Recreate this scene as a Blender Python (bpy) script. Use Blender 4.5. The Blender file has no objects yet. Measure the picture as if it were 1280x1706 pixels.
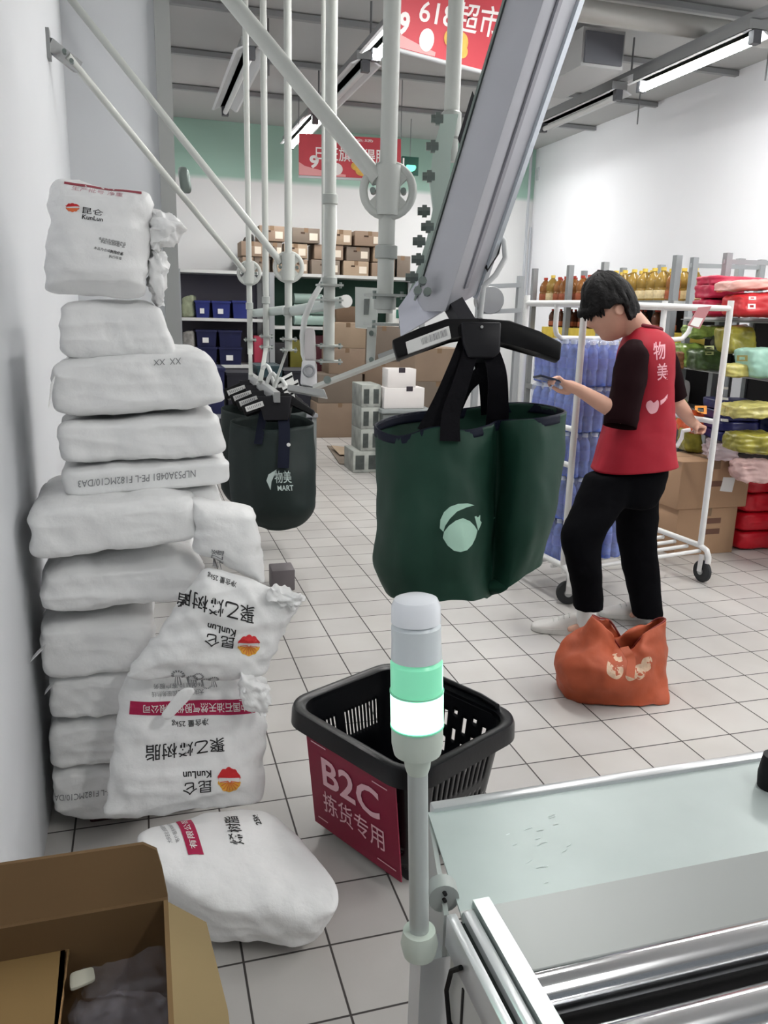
import bpy, bmesh, math, random
from mathutils import Vector, Matrix, noise
from mathutils.bvhtree import BVHTree

V = Vector
random.seed(7)
SC = bpy.context.scene
COL = SC.collection

# ------------------------------------------------------------------ camera
F_PX, PITCH, ROLL, YAW, CAM_Z = 1342.1, .2433, .0262, .2931, 1.4358
cp, sp, cr, sr = math.cos(PITCH), math.sin(PITCH), math.cos(ROLL), math.sin(ROLL)
_f = V((0, cp, -sp)); _r = V((1, 0, 0)); _u = _r.cross(_f)
_r, _u = cr*_r + sr*_u, -sr*_r + cr*_u
_yr = Matrix.Rotation(-YAW, 3, 'Z')
FW, RT, UP = _yr @ _f, _yr @ _r, _yr @ _u
CAM = V((0, 0, CAM_Z))
cd = bpy.data.cameras.new('camera'); cam = bpy.data.objects.new('camera', cd); COL.objects.link(cam)
rot = Matrix((RT, UP, -FW)).transposed()
cam.matrix_world = Matrix.Translation(CAM) @ rot.to_4x4()
cd.sensor_fit = 'HORIZONTAL'; cd.sensor_width = 36; cd.lens = 36*F_PX/1280
cd.clip_start = .02
SC.camera = cam

# ------------------------------------------------------------------ light and exposure
SC.view_settings.view_transform = 'Standard'
SC.view_settings.look = 'None'
SC.view_settings.exposure = 0.5
SC.view_settings.gamma = 1.0
SC.view_settings.use_curve_mapping = False
wd = bpy.data.worlds.new('world'); SC.world = wd; wd.use_nodes = True
wd.node_tree.nodes['Background'].inputs[0].default_value = (.86, .93, 1, 1)
wd.node_tree.nodes['Background'].inputs[1].default_value = .14
TUBE_W = 14.0          # watts of one lit ceiling tube
TUBE_EMIT = 34.0

def at(x, y, X=None, Y=None, Z=None, d=None):
    """world point on the line of sight of a photo point, at a known wall, height or distance"""
    v = RT*(x-640)/F_PX - UP*(y-853)/F_PX + FW
    if Z is not None: t = (Z-CAM.z)/v.z
    elif X is not None: t = X/v.x
    elif Y is not None: t = Y/v.y
    else: t = d
    return CAM + v*t

# ------------------------------------------------------------------ materials
MATS = {}
def lin(c):
    c /= 255.
    return c/12.92 if c <= .04045 else ((c+.055)/1.055)**2.4
def rgb(c): return (lin(c[0]), lin(c[1]), lin(c[2]), 1)
def M(name, c, rough=.5, metal=0, var=.0, scale=8, bump=0, bscale=40, spec=.35, emit=0, alpha=1, trans=0, stretch=None):
    if name in MATS: return MATS[name]
    m = bpy.data.materials.new(name); m.use_nodes = True
    nt = m.node_tree; b = nt.nodes['Principled BSDF']
    b.inputs['Base Color'].default_value = rgb(c)
    b.inputs['Roughness'].default_value = rough
    b.inputs['Metallic'].default_value = metal
    b.inputs['Specular IOR Level'].default_value = spec
    b.inputs['Alpha'].default_value = alpha
    b.inputs['Transmission Weight'].default_value = trans
    if emit:
        b.inputs['Emission Color'].default_value = rgb(c); b.inputs['Emission Strength'].default_value = emit
    if var or bump:
        tc = nt.nodes.new('ShaderNodeTexCoord'); src = tc.outputs['Object']
        if stretch:
            mp = nt.nodes.new('ShaderNodeMapping'); mp.inputs['Scale'].default_value = stretch
            nt.links.new(src, mp.inputs[0]); src = mp.outputs[0]
    if var:
        n = nt.nodes.new('ShaderNodeTexNoise'); n.inputs['Scale'].default_value = scale; n.inputs['Detail'].default_value = 4
        nt.links.new(src, n.inputs['Vector'])
        mx = nt.nodes.new('ShaderNodeMix'); mx.data_type = 'RGBA'
        lo = [max(0, k*(1-var)) for k in c]; hi = [min(255, k*(1+var*.5)) for k in c]
        mx.inputs[6].default_value = rgb(lo); mx.inputs[7].default_value = rgb(hi)
        nt.links.new(n.outputs['Fac'], mx.inputs[0]); nt.links.new(mx.outputs[2], b.inputs['Base Color'])
    if bump:
        n2 = nt.nodes.new('ShaderNodeTexNoise'); n2.inputs['Scale'].default_value = bscale; n2.inputs['Detail'].default_value = 5
        nt.links.new(src, n2.inputs['Vector'])
        bp = nt.nodes.new('ShaderNodeBump'); bp.inputs['Strength'].default_value = bump; bp.inputs['Distance'].default_value = .01
        nt.links.new(n2.outputs['Fac'], bp.inputs['Height']); nt.links.new(bp.outputs[0], b.inputs['Normal'])
    MATS[name] = m
    return m

def floor_mat():
    m = bpy.data.materials.new('floor_tiles'); m.use_nodes = True
    nt = m.node_tree; N = nt.nodes; L = nt.links; b = N['Principled BSDF']
    geo = N.new('ShaderNodeNewGeometry'); sx = N.new('ShaderNodeSeparateXYZ'); L.new(geo.outputs['Position'], sx.inputs[0])
    def math_(op, a, bb=None):
        n = N.new('ShaderNodeMath'); n.operation = op
        for i, v in enumerate((a, bb)):
            if v is None: continue
            if isinstance(v, (int, float)): n.inputs[i].default_value = v
            else: L.new(v, n.inputs[i])
        return n.outputs[0]
    gx = math_('DIVIDE', math_('SUBTRACT', sx.outputs[0], .561), .2)
    gy = math_('DIVIDE', math_('SUBTRACT', sx.outputs[1], 3.141), .2)
    def edge(g):
        fr = math_('FRACT', math_('ADD', g, 100.5))
        return math_('ABSOLUTE', math_('SUBTRACT', fr, .5))
    e = math_('MINIMUM', edge(gx), edge(gy))
    mask = N.new('ShaderNodeMapRange'); mask.inputs[1].default_value = .010; mask.inputs[2].default_value = .016
    L.new(e, mask.inputs[0])
    cx = N.new('ShaderNodeCombineXYZ')
    L.new(math_('FLOOR', math_('ADD', gx, 100)), cx.inputs[0]); L.new(math_('FLOOR', math_('ADD', gy, 100)), cx.inputs[1])
    wn = N.new('ShaderNodeTexWhiteNoise'); wn.noise_dimensions = '2D'; L.new(cx.outputs[0], wn.inputs[0])
    tile = N.new('ShaderNodeMix'); tile.data_type = 'RGBA'
    tile.inputs[6].default_value = rgb((193, 190, 187)); tile.inputs[7].default_value = rgb((203, 200, 196))
    L.new(wn.outputs[0], tile.inputs[0])
    ns = N.new('ShaderNodeTexNoise'); ns.inputs['Scale'].default_value = 2.5; ns.inputs['Detail'].default_value = 6
    L.new(geo.outputs['Position'], ns.inputs['Vector'])
    dirt = N.new('ShaderNodeMix'); dirt.data_type = 'RGBA'; dirt.blend_type = 'MULTIPLY'
    L.new(tile.outputs[2], dirt.inputs[6])
    cr_ = N.new('ShaderNodeValToRGB'); cr_.color_ramp.elements[0].position = .3; cr_.color_ramp.elements[0].color = (.86, .85, .84, 1)
    cr_.color_ramp.elements[1].position = .65; cr_.color_ramp.elements[1].color = (1, 1, 1, 1)
    L.new(ns.outputs['Fac'], cr_.inputs[0]); L.new(cr_.outputs[0], dirt.inputs[7]); dirt.inputs[0].default_value = 1
    mx = N.new('ShaderNodeMix'); mx.data_type = 'RGBA'; mx.inputs[6].default_value = rgb((66, 62, 60))
    L.new(dirt.outputs[2], mx.inputs[7]); L.new(mask.outputs[0], mx.inputs[0])
    L.new(mx.outputs[2], b.inputs['Base Color'])
    rr = N.new('ShaderNodeMapRange'); rr.inputs[3].default_value = .8; rr.inputs[4].default_value = .33
    L.new(mask.outputs[0], rr.inputs[0]); L.new(rr.outputs[0], b.inputs['Roughness'])
    bp = N.new('ShaderNodeBump'); bp.inputs['Strength'].default_value = .4; bp.inputs['Distance'].default_value = .002
    L.new(mask.outputs[0], bp.inputs['Height']); L.new(bp.outputs[0], b.inputs['Normal'])
    return m

def wall_back_mat():
    m = M('back_wall_paint', (226, 228, 228), .75)
    nt = m.node_tree; N = nt.nodes; L = nt.links; b = N['Principled BSDF']
    geo = N.new('ShaderNodeNewGeometry'); sx = N.new('ShaderNodeSeparateXYZ'); L.new(geo.outputs['Position'], sx.inputs[0])
    mr = N.new('ShaderNodeMapRange'); mr.inputs[1].default_value = 2.93; mr.inputs[2].default_value = 2.99
    L.new(sx.outputs[2], mr.inputs[0])
    mx = N.new('ShaderNodeMix'); mx.data_type = 'RGBA'; mx.inputs[6].default_value = rgb((230, 231, 231)); mx.inputs[7].default_value = rgb((163, 196, 182))
    L.new(mr.outputs[0], mx.inputs[0]); L.new(mx.outputs[2], b.inputs['Base Color'])
    return m

# ------------------------------------------------------------------ mesh helpers
def NB(): return bmesh.new()
def box(bm, c, s, R=None):
    r = bmesh.ops.create_cube(bm, size=1)
    mt = Matrix.Translation(V(c)) @ (R.to_4x4() if R else Matrix.Identity(4)) @ Matrix.Diagonal((s[0], s[1], s[2], 1))
    bmesh.ops.transform(bm, matrix=mt, verts=r['verts']); return bm
def bbox(bm, a, b):
    return box(bm, [(a[i]+b[i])/2 for i in range(3)], [abs(a[i]-b[i]) for i in range(3)])
def frame_of(d, up=V((0, 0, 1))):
    d = V(d).normalized()
    x = up.cross(d)
    if x.length < 1e-4: x = V((1, 0, 0)).cross(d)
    x.normalize(); y = d.cross(x)
    return x, y, d
def bar(bm, a, b, w, h, up=V((0, 0, 1))):
    a, b = V(a), V(b); x, y, d = frame_of(b-a, up)
    R = Matrix((x, y, d)).transposed()
    return box(bm, (a+b)/2, (w, h, (b-a).length), R)
def tube(bm, pts, r, seg=14, cap=True, closed=False):
    pts = [V(p) for p in pts]; n = len(pts)
    rr = r if isinstance(r, (list, tuple)) else [r]*n
    rings = []; px_ = None
    for i, p in enumerate(pts):
        if closed: t = pts[(i+1) % n]-pts[i-1]
        else: t = pts[min(i+1, n-1)]-pts[max(i-1, 0)]
        t.normalize()
        if px_ is None: x, y, _ = frame_of(t)
        else:
            x = px_ - t*px_.dot(t)
            if x.length < 1e-5: x = frame_of(t)[0]
            x.normalize(); y = t.cross(x)
        px_ = x
        rings.append([bm.verts.new(p + (x*math.cos(k*2*math.pi/seg)+y*math.sin(k*2*math.pi/seg))*rr[i]) for k in range(seg)])
    m = n if closed else n-1
    for i in range(m):
        A, B = rings[i], rings[(i+1) % n]
        for k in range(seg): bm.faces.new((A[k], A[(k+1) % seg], B[(k+1) % seg], B[k]))
    if cap and not closed:
        bm.faces.new(rings[0][::-1]); bm.faces.new(rings[-1])
    return bm
def cyl(bm, a, b, r, seg=20): return tube(bm, [a, b], r, seg)
def lathe(bm, prof, c=(0, 0, 0), axis=V((0, 0, 1)), seg=28):
    """prof: (radius, height) pairs along axis from c"""
    c = V(c); x, y, d = frame_of(axis); rings = []
    for (r, h) in prof:
        rings.append([bm.verts.new(c + d*h + (x*math.cos(k*2*math.pi/seg)+y*math.sin(k*2*math.pi/seg))*max(r, 1e-5)) for k in range(seg)])
    for A, B in zip(rings, rings[1:]):
        for k in range(seg): bm.faces.new((A[k], A[(k+1) % seg], B[(k+1) % seg], B[k]))
    bm.faces.new(rings[0][::-1]); bm.faces.new(rings[-1])
    return bm
def poly_prism(bm, pts, dv):
    pts = [V(p) for p in pts]; dv = V(dv)
    A = [bm.verts.new(p) for p in pts]; B = [bm.verts.new(p+dv) for p in pts]; n = len(pts)
    bm.faces.new(A); bm.faces.new(B[::-1])
    for i in range(n): bm.faces.new((A[i], B[i], B[(i+1) % n], A[(i+1) % n]))
    return bm
def hexa(bm, c):
    """c: 8 points, four of the front loop then four of the back loop"""
    vs = [bm.verts.new(V(p)) for p in c]
    for f in ((0, 1, 2, 3), (7, 6, 5, 4), (0, 4, 5, 1), (1, 5, 6, 2), (2, 6, 7, 3), (3, 7, 4, 0)): bm.faces.new([vs[i] for i in f])
    return bm
def fbm(p, s, o=0):
    q = V((p[0]*s+o, p[1]*s+o*1.7, p[2]*s-o))
    return noise.noise(q)+.5*noise.noise(q*2.1)+.25*noise.noise(q*4.3)
def sack(c, n=18, p=5, amp=.006, freq=9, seed=0, pinch=0, wr=0, bulge=0, thin=None, pr=3):
    """a stuffed soft body filling eight corners: front loop TL TR BR BL then back loop; p sets how square its outline is,
    thin names the axis (0 across, 1 deep, 2 high) that rounds off with exponent pr, pinch thins the left and right ends"""
    bm = NB(); bmesh.ops.create_cube(bm, size=2)
    bmesh.ops.subdivide_edges(bm, edges=bm.edges[:], cuts=n-1, use_grid_fill=True)
    c = [V(q) for q in c]
    for v in bm.verts:
        q = [v.co.x, v.co.y, v.co.z]
        m = max(abs(k) for k in q)
        if thin is None: nn = sum(abs(k)**p for k in q)**(1/p)
        else:
            o2 = sum(abs(q[k])**p for k in range(3) if k != thin)**(pr/p)
            nn = (o2+abs(q[thin])**pr)**(1/pr)
        s = m/nn
        x, y, z = [k*s for k in q]
        if bulge: y *= 1+bulge*(1-x*x)*(1-z*z)
        if pinch:
            k = 1-pinch*abs(x)**5
            if thin == 1: y *= 1-pinch*max(abs(x), abs(z))**5
            else: z *= k
        a, b_, cc = (x+1)/2, (y+1)/2, (1-z)/2     # a right, b back, cc down
        f = (c[0]*(1-a)+c[1]*a)*(1-cc)+(c[3]*(1-a)+c[2]*a)*cc
        g = (c[4]*(1-a)+c[5]*a)*(1-cc)+(c[7]*(1-a)+c[6]*a)*cc
        v.co = f*(1-b_)+g*b_
    bm.normal_update()
    bmesh.ops.recalc_face_normals(bm, faces=bm.faces[:]); bm.normal_update()
    disp = []
    for v in bm.verts:
        q = v.co
        d = amp*fbm(q, freq, seed)
        if wr:
            d += wr*abs(noise.noise(V((q.x*freq*.8+seed, q.y*freq*.8, q.z*freq*3.2))))*-1
            d += wr*.7*abs(noise.noise(V((q.x*freq*2.6+seed+q.z*freq*1.6, q.y*freq, q.z*freq*1.2))))*-1
        disp.append(v.normal*d)
    for v, d in zip(bm.verts, disp): v.co += d
    return bm
def ext(quad, dv):
    quad = [V(q) for q in quad]; dv = V(dv)
    return quad+[q+dv for q in quad]
def bevel(bm, w, seg=2):
    bmesh.ops.bevel(bm, geom=bm.edges[:], offset=w, segments=seg, affect='EDGES', profile=.5, clamp_overlap=True)
    return bm

def wloc(o):
    l = V((0, 0, 0))
    while o is not None: l = l+V(o.location); o = o.parent
    return l
def obj(name, bm, mat, parent=None, smooth=True, angle=40, base=False):
    """links bm as one mesh object; coordinates are those of the place (or of the prototype at the origin)"""
    me = bpy.data.meshes.new(name)
    bmesh.ops.recalc_face_normals(bm, faces=bm.faces[:])
    o = bpy.data.objects.new(name, me); COL.objects.link(o)
    off = wloc(parent) if parent else V((0, 0, 0))
    if parent: o.parent = parent
    elif base and bm.verts:
        xs = [v.co for v in bm.verts]
        b0 = V((sum(v.x for v in xs)/len(xs), sum(v.y for v in xs)/len(xs), min(v.z for v in xs)))
        o.location = b0; off = b0
    if off.length: bmesh.ops.translate(bm, verts=bm.verts[:], vec=-off)
    if smooth:
        for f in bm.faces: f.smooth = True
        ca = math.radians(angle)
        for e in bm.edges:
            if len(e.link_faces) == 2 and e.calc_face_angle(0) > ca: e.smooth = False
    bm.to_mesh(me); bm.free()
    me.materials.append(mat)
    return o
def tag(o, label, cat, group=None):
    o['label'] = label; o['category'] = cat
    if group: o['group'] = group
    return o
def struct(name, bm, mat, smooth=False):
    o = obj(name, bm, mat, smooth=smooth); o['kind'] = 'structure'; return o
def thing(name, label, cat, loc=(0, 0, 0), group=None):
    o = bpy.data.objects.new(name, None); COL.objects.link(o); o.location = loc; o.empty_display_size = .1
    return tag(o, label, cat, group)
def dup(root, loc, rotz=0, label=None, scale=None):
    def cp_(o, par):
        c = o.copy(); COL.objects.link(c)
        if par: c.parent = par
        for ch in o.children: cp_(ch, c)
        return c
    r = cp_(root, None); r.location = loc; r.rotation_euler = (0, 0, rotz)
    if scale: r.scale = scale
    if label: r['label'] = label
    return r

# lettering: outlines as thin solid shapes, optionally laid onto a curved surface
def text_bm(s, size=1, bold=0.0, depth=.0, mirror=False):
    cu = bpy.data.curves.new('lettering', 'FONT'); cu.body = s; cu.size = size; cu.offset = bold*size
    cu.align_x = 'CENTER'; cu.align_y = 'CENTER'; cu.resolution_u = 3; cu.extrude = depth
    o = bpy.data.objects.new('lettering', cu); COL.objects.link(o)
    dg = bpy.context.evaluated_depsgraph_get(); dg.update()
    me = bpy.data.meshes.new_from_object(o.evaluated_get(dg))
    bm = NB(); bm.from_mesh(me)
    bpy.data.objects.remove(o); bpy.data.curves.remove(cu); bpy.data.meshes.remove(me)
    return bm
def fit(bm, w, h):
    xs = [v.co.x for v in bm.verts]; ys = [v.co.y for v in bm.verts]
    cx, cy = (min(xs)+max(xs))/2, (min(ys)+max(ys))/2
    sx_ = w/max(1e-6, max(xs)-min(xs)); sy_ = h/max(1e-6, max(ys)-min(ys))
    for v in bm.verts: v.co.x = (v.co.x-cx)*sx_; v.co.y = (v.co.y-cy)*sy_
    return bm
def quadmap(bm, tl, tr, br, bl, w=1, h=1):
    """maps local x,y in -w/2..w/2, -h/2..h/2 onto a four-cornered patch"""
    tl, tr, br, bl = V(tl), V(tr), V(br), V(bl)
    nrm = (tr-tl).cross(tl-bl).normalized()
    for v in bm.verts:
        a, b = v.co.x/w+.5, .5-v.co.y/h
        v.co = (tl*(1-a)+tr*a)*(1-b)+(bl*(1-a)+br*a)*b + nrm*v.co.z
    return bm
def patch(nx=1, ny=1):
    bm = NB(); bmesh.ops.create_grid(bm, x_segments=nx, y_segments=ny, size=.5); return bm
def merge(a, b):
    me = bpy.data.meshes.new('tmp'); b.to_mesh(me); b.free(); a.from_mesh(me); bpy.data.meshes.remove(me); return a
def bvh_of(o):
    bm = NB(); bm.from_mesh(o.data); bm.transform(Matrix.Translation(wloc(o))); t = BVHTree.FromBMesh(bm); bm.free(); return t
def lay_on(bm, tree, direction, lift=.0012, thick=.0008):
    """slides a flat shape along direction until it lies on the surface"""
    d = V(direction).normalized()
    if bm.faces:
        bmesh.ops.triangulate(bm, faces=bm.faces[:])
        for _ in range(5):
            longe = [e for e in bm.edges if e.calc_length() > .016]
            if not longe: break
            bmesh.ops.subdivide_edges(bm, edges=longe, cuts=1)
            bmesh.ops.triangulate(bm, faces=bm.faces[:])
    for v in bm.verts:
        hit = tree.ray_cast(v.co-d*.6, d)
        if hit[0] is not None: v.co = hit[0]-d*lift
    return bm

def catmull(P, t, closed):
    n = len(P)
    if closed: i = int(t*n) % n; f = t*n-int(t*n); q = [P[(i+k-1) % n] for k in range(4)]
    else:
        u = t*(n-1); i = min(int(u), n-2); f = u-i; q = [P[min(max(i+k-1, 0), n-1)] for k in range(4)]
    a, b, c, d = q
    return .5*((2*b)+(c-a)*f+(2*a-5*b+4*c-d)*f*f+(3*b-a-3*c+d)*f**3)
def loft(rows, nu=48, nv=20, closed=True, cap0=False, cap1=False, amp=0, freq=10, seed=0):
    rows = [[V(p) for p in r] for r in rows]
    R = [[catmull(r, k/nu if closed else k/(nu-1), closed) for k in range(nu)] for r in rows]
    bm = NB(); G = []
    for j in range(nv):
        G.append([bm.verts.new(catmull([r[k] for r in R], j/(nv-1), False)) for k in range(nu)])
    for A, B in zip(G, G[1:]):
        for k in range(nu if closed else nu-1): bm.faces.new((A[k], A[(k+1) % nu], B[(k+1) % nu], B[k]))
    for cap, A in ((cap0, G[0]), (cap1, G[-1])):
        if cap:
            c = bm.verts.new(sum((v.co for v in A), V())/len(A))
            for k in range(nu): bm.faces.new((A[k], A[(k+1) % nu], c))
    bmesh.ops.recalc_face_normals(bm, faces=bm.faces[:]); bm.normal_update()
    if amp:
        dd = [v.normal*amp*fbm(v.co, freq, seed) for v in bm.verts]
        for v, d in zip(bm.verts, dd): v.co += d
    return bm
def thicken(o, t):
    m = o.modifiers.new('thickness', 'SOLIDIFY'); m.thickness = t; m.offset = 0; return o
# ------------------------------------------------------------------ setting
CEIL, XW, YB = 3.6, 5.2, 10.6
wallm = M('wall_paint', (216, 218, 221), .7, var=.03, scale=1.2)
struct('floor', bbox(NB(), (-3, -3.2, -.1), (XW+.2, YB+.2, 0)), floor_mat())
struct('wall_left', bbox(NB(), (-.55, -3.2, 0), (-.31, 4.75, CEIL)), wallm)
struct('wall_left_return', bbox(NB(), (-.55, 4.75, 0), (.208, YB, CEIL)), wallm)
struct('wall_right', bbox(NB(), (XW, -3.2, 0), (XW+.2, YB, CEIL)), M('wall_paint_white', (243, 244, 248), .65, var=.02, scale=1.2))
struct('wall_back', bbox(NB(), (-3, YB, 0), (XW+.2, YB+.2, CEIL)), wall_back_mat())
struct('ceiling', bbox(NB(), (-3, -3.2, CEIL), (XW+.2, YB+.2, CEIL+.1)), M('ceiling_grey', (186, 187, 186), .8, var=.05, scale=1))
guard = M('galvanised', (176, 178, 178), .35, .7)
greym = M('grey_steel', (150, 152, 152), .45, .3)
struct('trim_1', bbox(NB(), (.138, 4.71, 0), (.216, 4.75, CEIL)), M('corner_guard_grey', (158, 160, 158), .5, .2))
bm = NB()
for y in (3.2, 4.35, 5.5, 6.7, 7.9, 9.1):
    bbox(bm, (-.3 if y < 4.7 else .21, y-.025, 3.55), (XW, y+.025, 3.59))
struct('ceiling_rails', bm, M('rail_grey', (150, 152, 153), .5, .3))
# pipe run and duct high on the right
bm = NB()
tube(bm, [at(930, 12, Z=3.42), at(1000, 22, Z=3.42), at(1160, 45, Z=3.42), at(1400, 80, Z=3.42)], .07, 18)
tag(obj('duct_pipe', bm, M('duct_grey', (168, 168, 164), .45, .3)), 'thick pale grey pipe crossing under ceiling above right wall', 'pipe')
a = at(1000, 85, Z=3.35)
t = thing('air_duct', 'grey box shaped air duct with dark open end under ceiling', 'duct', a)
obj('casing', bbox(NB(), (a.x-.15, a.y, 3.24), (a.x+.2, a.y+.9, 3.5)), M('duct_box', (165, 166, 166), .5, .2), t)
obj('grille', bbox(NB(), (a.x-.13, a.y-.02, 3.26), (a.x+.18, a.y+.02, 3.47)), M('duct_dark', (92, 94, 100), .6), t)

# ------------------------------------------------------------------ ceiling tubes
whitem = M('fixture_white', (206, 208, 210), .4)
tube_on = M('tube_lit', (255, 255, 252), .3, emit=TUBE_EMIT)
tube_off = M('tube_off', (205, 207, 206), .3)
capm = M('fixture_dark', (88, 90, 94), .5)
def fixture(x, y0, y1, z, lit, label, seen=True):
    yc = (y0+y1)/2
    t = thing('ceiling_light', label, 'ceiling light', (x, yc, z), 'fluorescent fixtures')
    obj('housing', bbox(NB(), (x-.07, y0, z+.05), (x+.07, y1, z+.11)), greym, t)
    obj('reflector', poly_prism(NB(), [(x-.12, y0, z+.02), (x-.05, y0, z+.055), (x+.05, y0, z+.055), (x+.12, y0, z+.02), (x+.1, y0, z+.015), (x+.04, y0, z+.05), (x-.04, y0, z+.05), (x-.1, y0, z+.015)], (0, y1-y0, 0)), whitem, t)
    obj('tube', cyl(NB(), (x, y0+.04, z), (x, y1-.04, z), .03 if lit else .022), tube_on if lit else tube_off, t)
    for y in (y0+.02, y1-.02):
        obj('socket', bbox(NB(), (x-.03, y-.025, z-.03), (x+.03, y+.025, z+.05)), capm, t)
    if lit:
        ld = bpy.data.lights.new('tube_light', 'AREA'); ld.shape = 'RECTANGLE'; ld.size = .12; ld.size_y = y1-y0-.1
        ld.energy = TUBE_W; ld.color = (1, .985, .96)
        lo = bpy.data.objects.new('tube_light', ld); COL.objects.link(lo); lo.location = (0, 0, -.05); lo.parent = t
    return t
Z = 3.2
fixture(3.88, 4.85, 6.15, Z, True, 'lit white tube light hanging below the long rail by right wall')
fixture(3.85, 6.4, 7.75, Z, False, 'unlit tube light at far end of the rail by right wall')
fixture(3.85, 8.5, 9.8, Z, True, 'lit tube light added at the back corner, hidden behind the big beam')  # added out of sight to brighten the right wall
fixture(1.7, 5.0, 6.15, Z, True, 'lit tube light behind the near hanging banner')
fixture(1.7, 6.4, 7.9, Z, False, 'unlit dark backed tube light between pipes above the aisle')
fixture(1.7, 8.25, 9.6, Z, True, 'lit tube light just above the far banner')
fixture(.85, 6.4, 8.3, Z, False, 'unlit grey light fitting under ceiling above left shelf')
for x, y in ((3.88, 1.8), (3.88, 3.3), (3.88, .2), (1.5, -.7), (1.7, 3.4)):  # unseen fixtures; the one behind the camera is added to light the sacks
    fixture(x, y-.65, y+.65, Z if y < 8 else 3.3, True, 'unseen lit tube light over the aisle')
bm = NB(); bbox(bm, (3.83, -3, Z+.115), (3.91, 8.4, Z+.15)); struct('trim_2', bm, M('rail_strip', (150, 152, 154), .45, .4))
bm = NB(); bbox(bm, (1.66, -3, Z+.115), (1.74, 9.9, Z+.15)); struct('trim_3', bm, MATS['rail_strip'])
bm = NB()
for x in (3.87, 1.7):
    for y in (2.5, 4.4, 6.28, 8.1): cyl(bm, (x, y, Z+.15), (x, y, CEIL), .008, 8)
for x, y in ((4.55, 7.2), (4.6, 5.6), (4.55, 5.5), (3.0, 6.6), (1.05, 6.9)): cyl(bm, (x, y, 3.2), (x, y, CEIL), .006, 8)
struct('trim_4', bm, M('rod_grey', (120, 122, 124), .5, .5))

# ------------------------------------------------------------------ hanging banners and exit sign
redb = M('banner_red', (206, 74, 84), .55, var=.12, scale=3)
white_ink = M('print_white', (246, 240, 238), .6)
yellow_ink = M('print_yellow', (240, 186, 92), .6, var=.2, scale=30)
pink_ink = M('print_pink', (238, 168, 168), .6)
def banner(name, label, tl, tr, br, bl, text, sub, tpos, extras):
    tl, tr, br, bl = V(tl), V(tr), V(br), V(bl)
    t = thing(name, label, 'banner', (tl+br)/2, 'hanging red sale banners')
    n = (tr-tl).cross(bl-tl).normalized()
    if n.y > 0: n = -n
    sheet = obj('sheet', hexa(NB(), [tl+n*.004, tr+n*.004, br+n*.004, bl+n*.004, tl-n*.004, tr-n*.004, br-n*.004, bl-n*.004]), redb, t)
    def put(nm, b, x0, y0, x1, y1, m, k=.006):
        # x,y fractions of the sheet from its upper left
        P = lambda u, v: (tl*(1-u)+tr*u)*(1-v)+(bl*(1-u)+br*u)*v + n*k
        quadmap(b, P(x0, y0), P(x1, y0), P(x1, y1), P(x0, y1))
        obj(nm, b, m, t, smooth=False)
    put('lettering', fit(text_bm(text, 1, .01), 1, 1), *tpos, white_ink)
    if sub: put('lettering', fit(text_bm(sub, 1, .01), 1, 1), .34, .05, .72, .12, white_ink)
    put('wave_print', fit(text_bm('9', 1, .04), 1, 1), .1, .5, .19, .82, white_ink)
    b = NB(); pts = [(-.5, .5), (-.38, .22), (-.2, .05), (0, -.08), (.2, -.2), (.5, -.32), (.5, -.5), (-.5, -.5)]
    b.faces.new([b.verts.new((x, y, 0)) for x, y in pts]); put('wave_print', b, 0, .68, .45, .99, pink_ink)
    b = NB(); bmesh.ops.create_circle(b, cap_ends=True, segments=20, radius=.5); put('emblem', b, .29, .66, .42, .96, white_ink, .008)
    b = NB()
    for x, y, r in ((-.2, .1, .3), (.15, .0, .35), (0, -.2, .3), (.35, -.25, .2)):
        r_ = bmesh.ops.create_circle(b, cap_ends=True, segments=18, radius=r); bmesh.ops.translate(b, verts=r_['verts'], vec=(x, y, x*.002))
    put('fruit_print', b, .5, .56, .72, .95, yellow_ink, .009)
    b = NB(); tube(b, [bl+n*.0-V((0, 0, .01)), br-V((0, 0, .01))], .012, 10); obj('rod', b, whitem, t)
    for p in (tl, tr): obj('cord', cyl(NB(), p, (p.x, p.y, CEIL), .004, 6), MATS['rod_grey'], t)
Yf = 7.95
banner('sale_banner', 'far red sale banner below the lit tube by back wall', at(498, 222, Y=Yf), at(668, 232, Y=Yf), at(668, 300, Y=Yf), at(498, 292, Y=Yf), '日旺旗开得胜', '超市全场', (.16, .28, .86, .62), None)
Yn = 4.6
banner('sale_banner', 'near red sale banner cut by picture top behind pipes', at(655, -45, Y=Yn), at(852, -25, Y=Yn), at(822, 122, Y=Yn), at(640, 74, Y=Yn), '618超市', None, (.26, .26, .98, .62), None)
p = at(683, 277, Y=9.6)
t = thing('exit_sign', 'small green exit sign hanging before back wall', 'sign', p)
obj('casing', box(NB(), p, (.2, .04, .2)), M('exit_dark', (22, 70, 58), .4), t)
b = NB(); bmesh.ops.create_circle(b, cap_ends=True, segments=20, radius=.5)
for v in b.verts: v.co.y = min(v.co.y, .2)
quadmap(b, p+V((-.05, -.022, .04)), p+V((.07, -.022, .04)), p+V((.07, -.022, -.06)), p+V((-.05, -.022, -.06)))
obj('pictogram', b, M('exit_green', (110, 232, 196), .4, emit=.8), t, smooth=False)
obj('lettering', box(NB(), p+V((-.085, -.021, .01)), (.018, .004, .14)), white_ink, t)
obj('cord', cyl(NB(), p+V((0, 0, .1)), (p.x, p.y, CEIL), .004, 6), MATS['rod_grey'], t)
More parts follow.
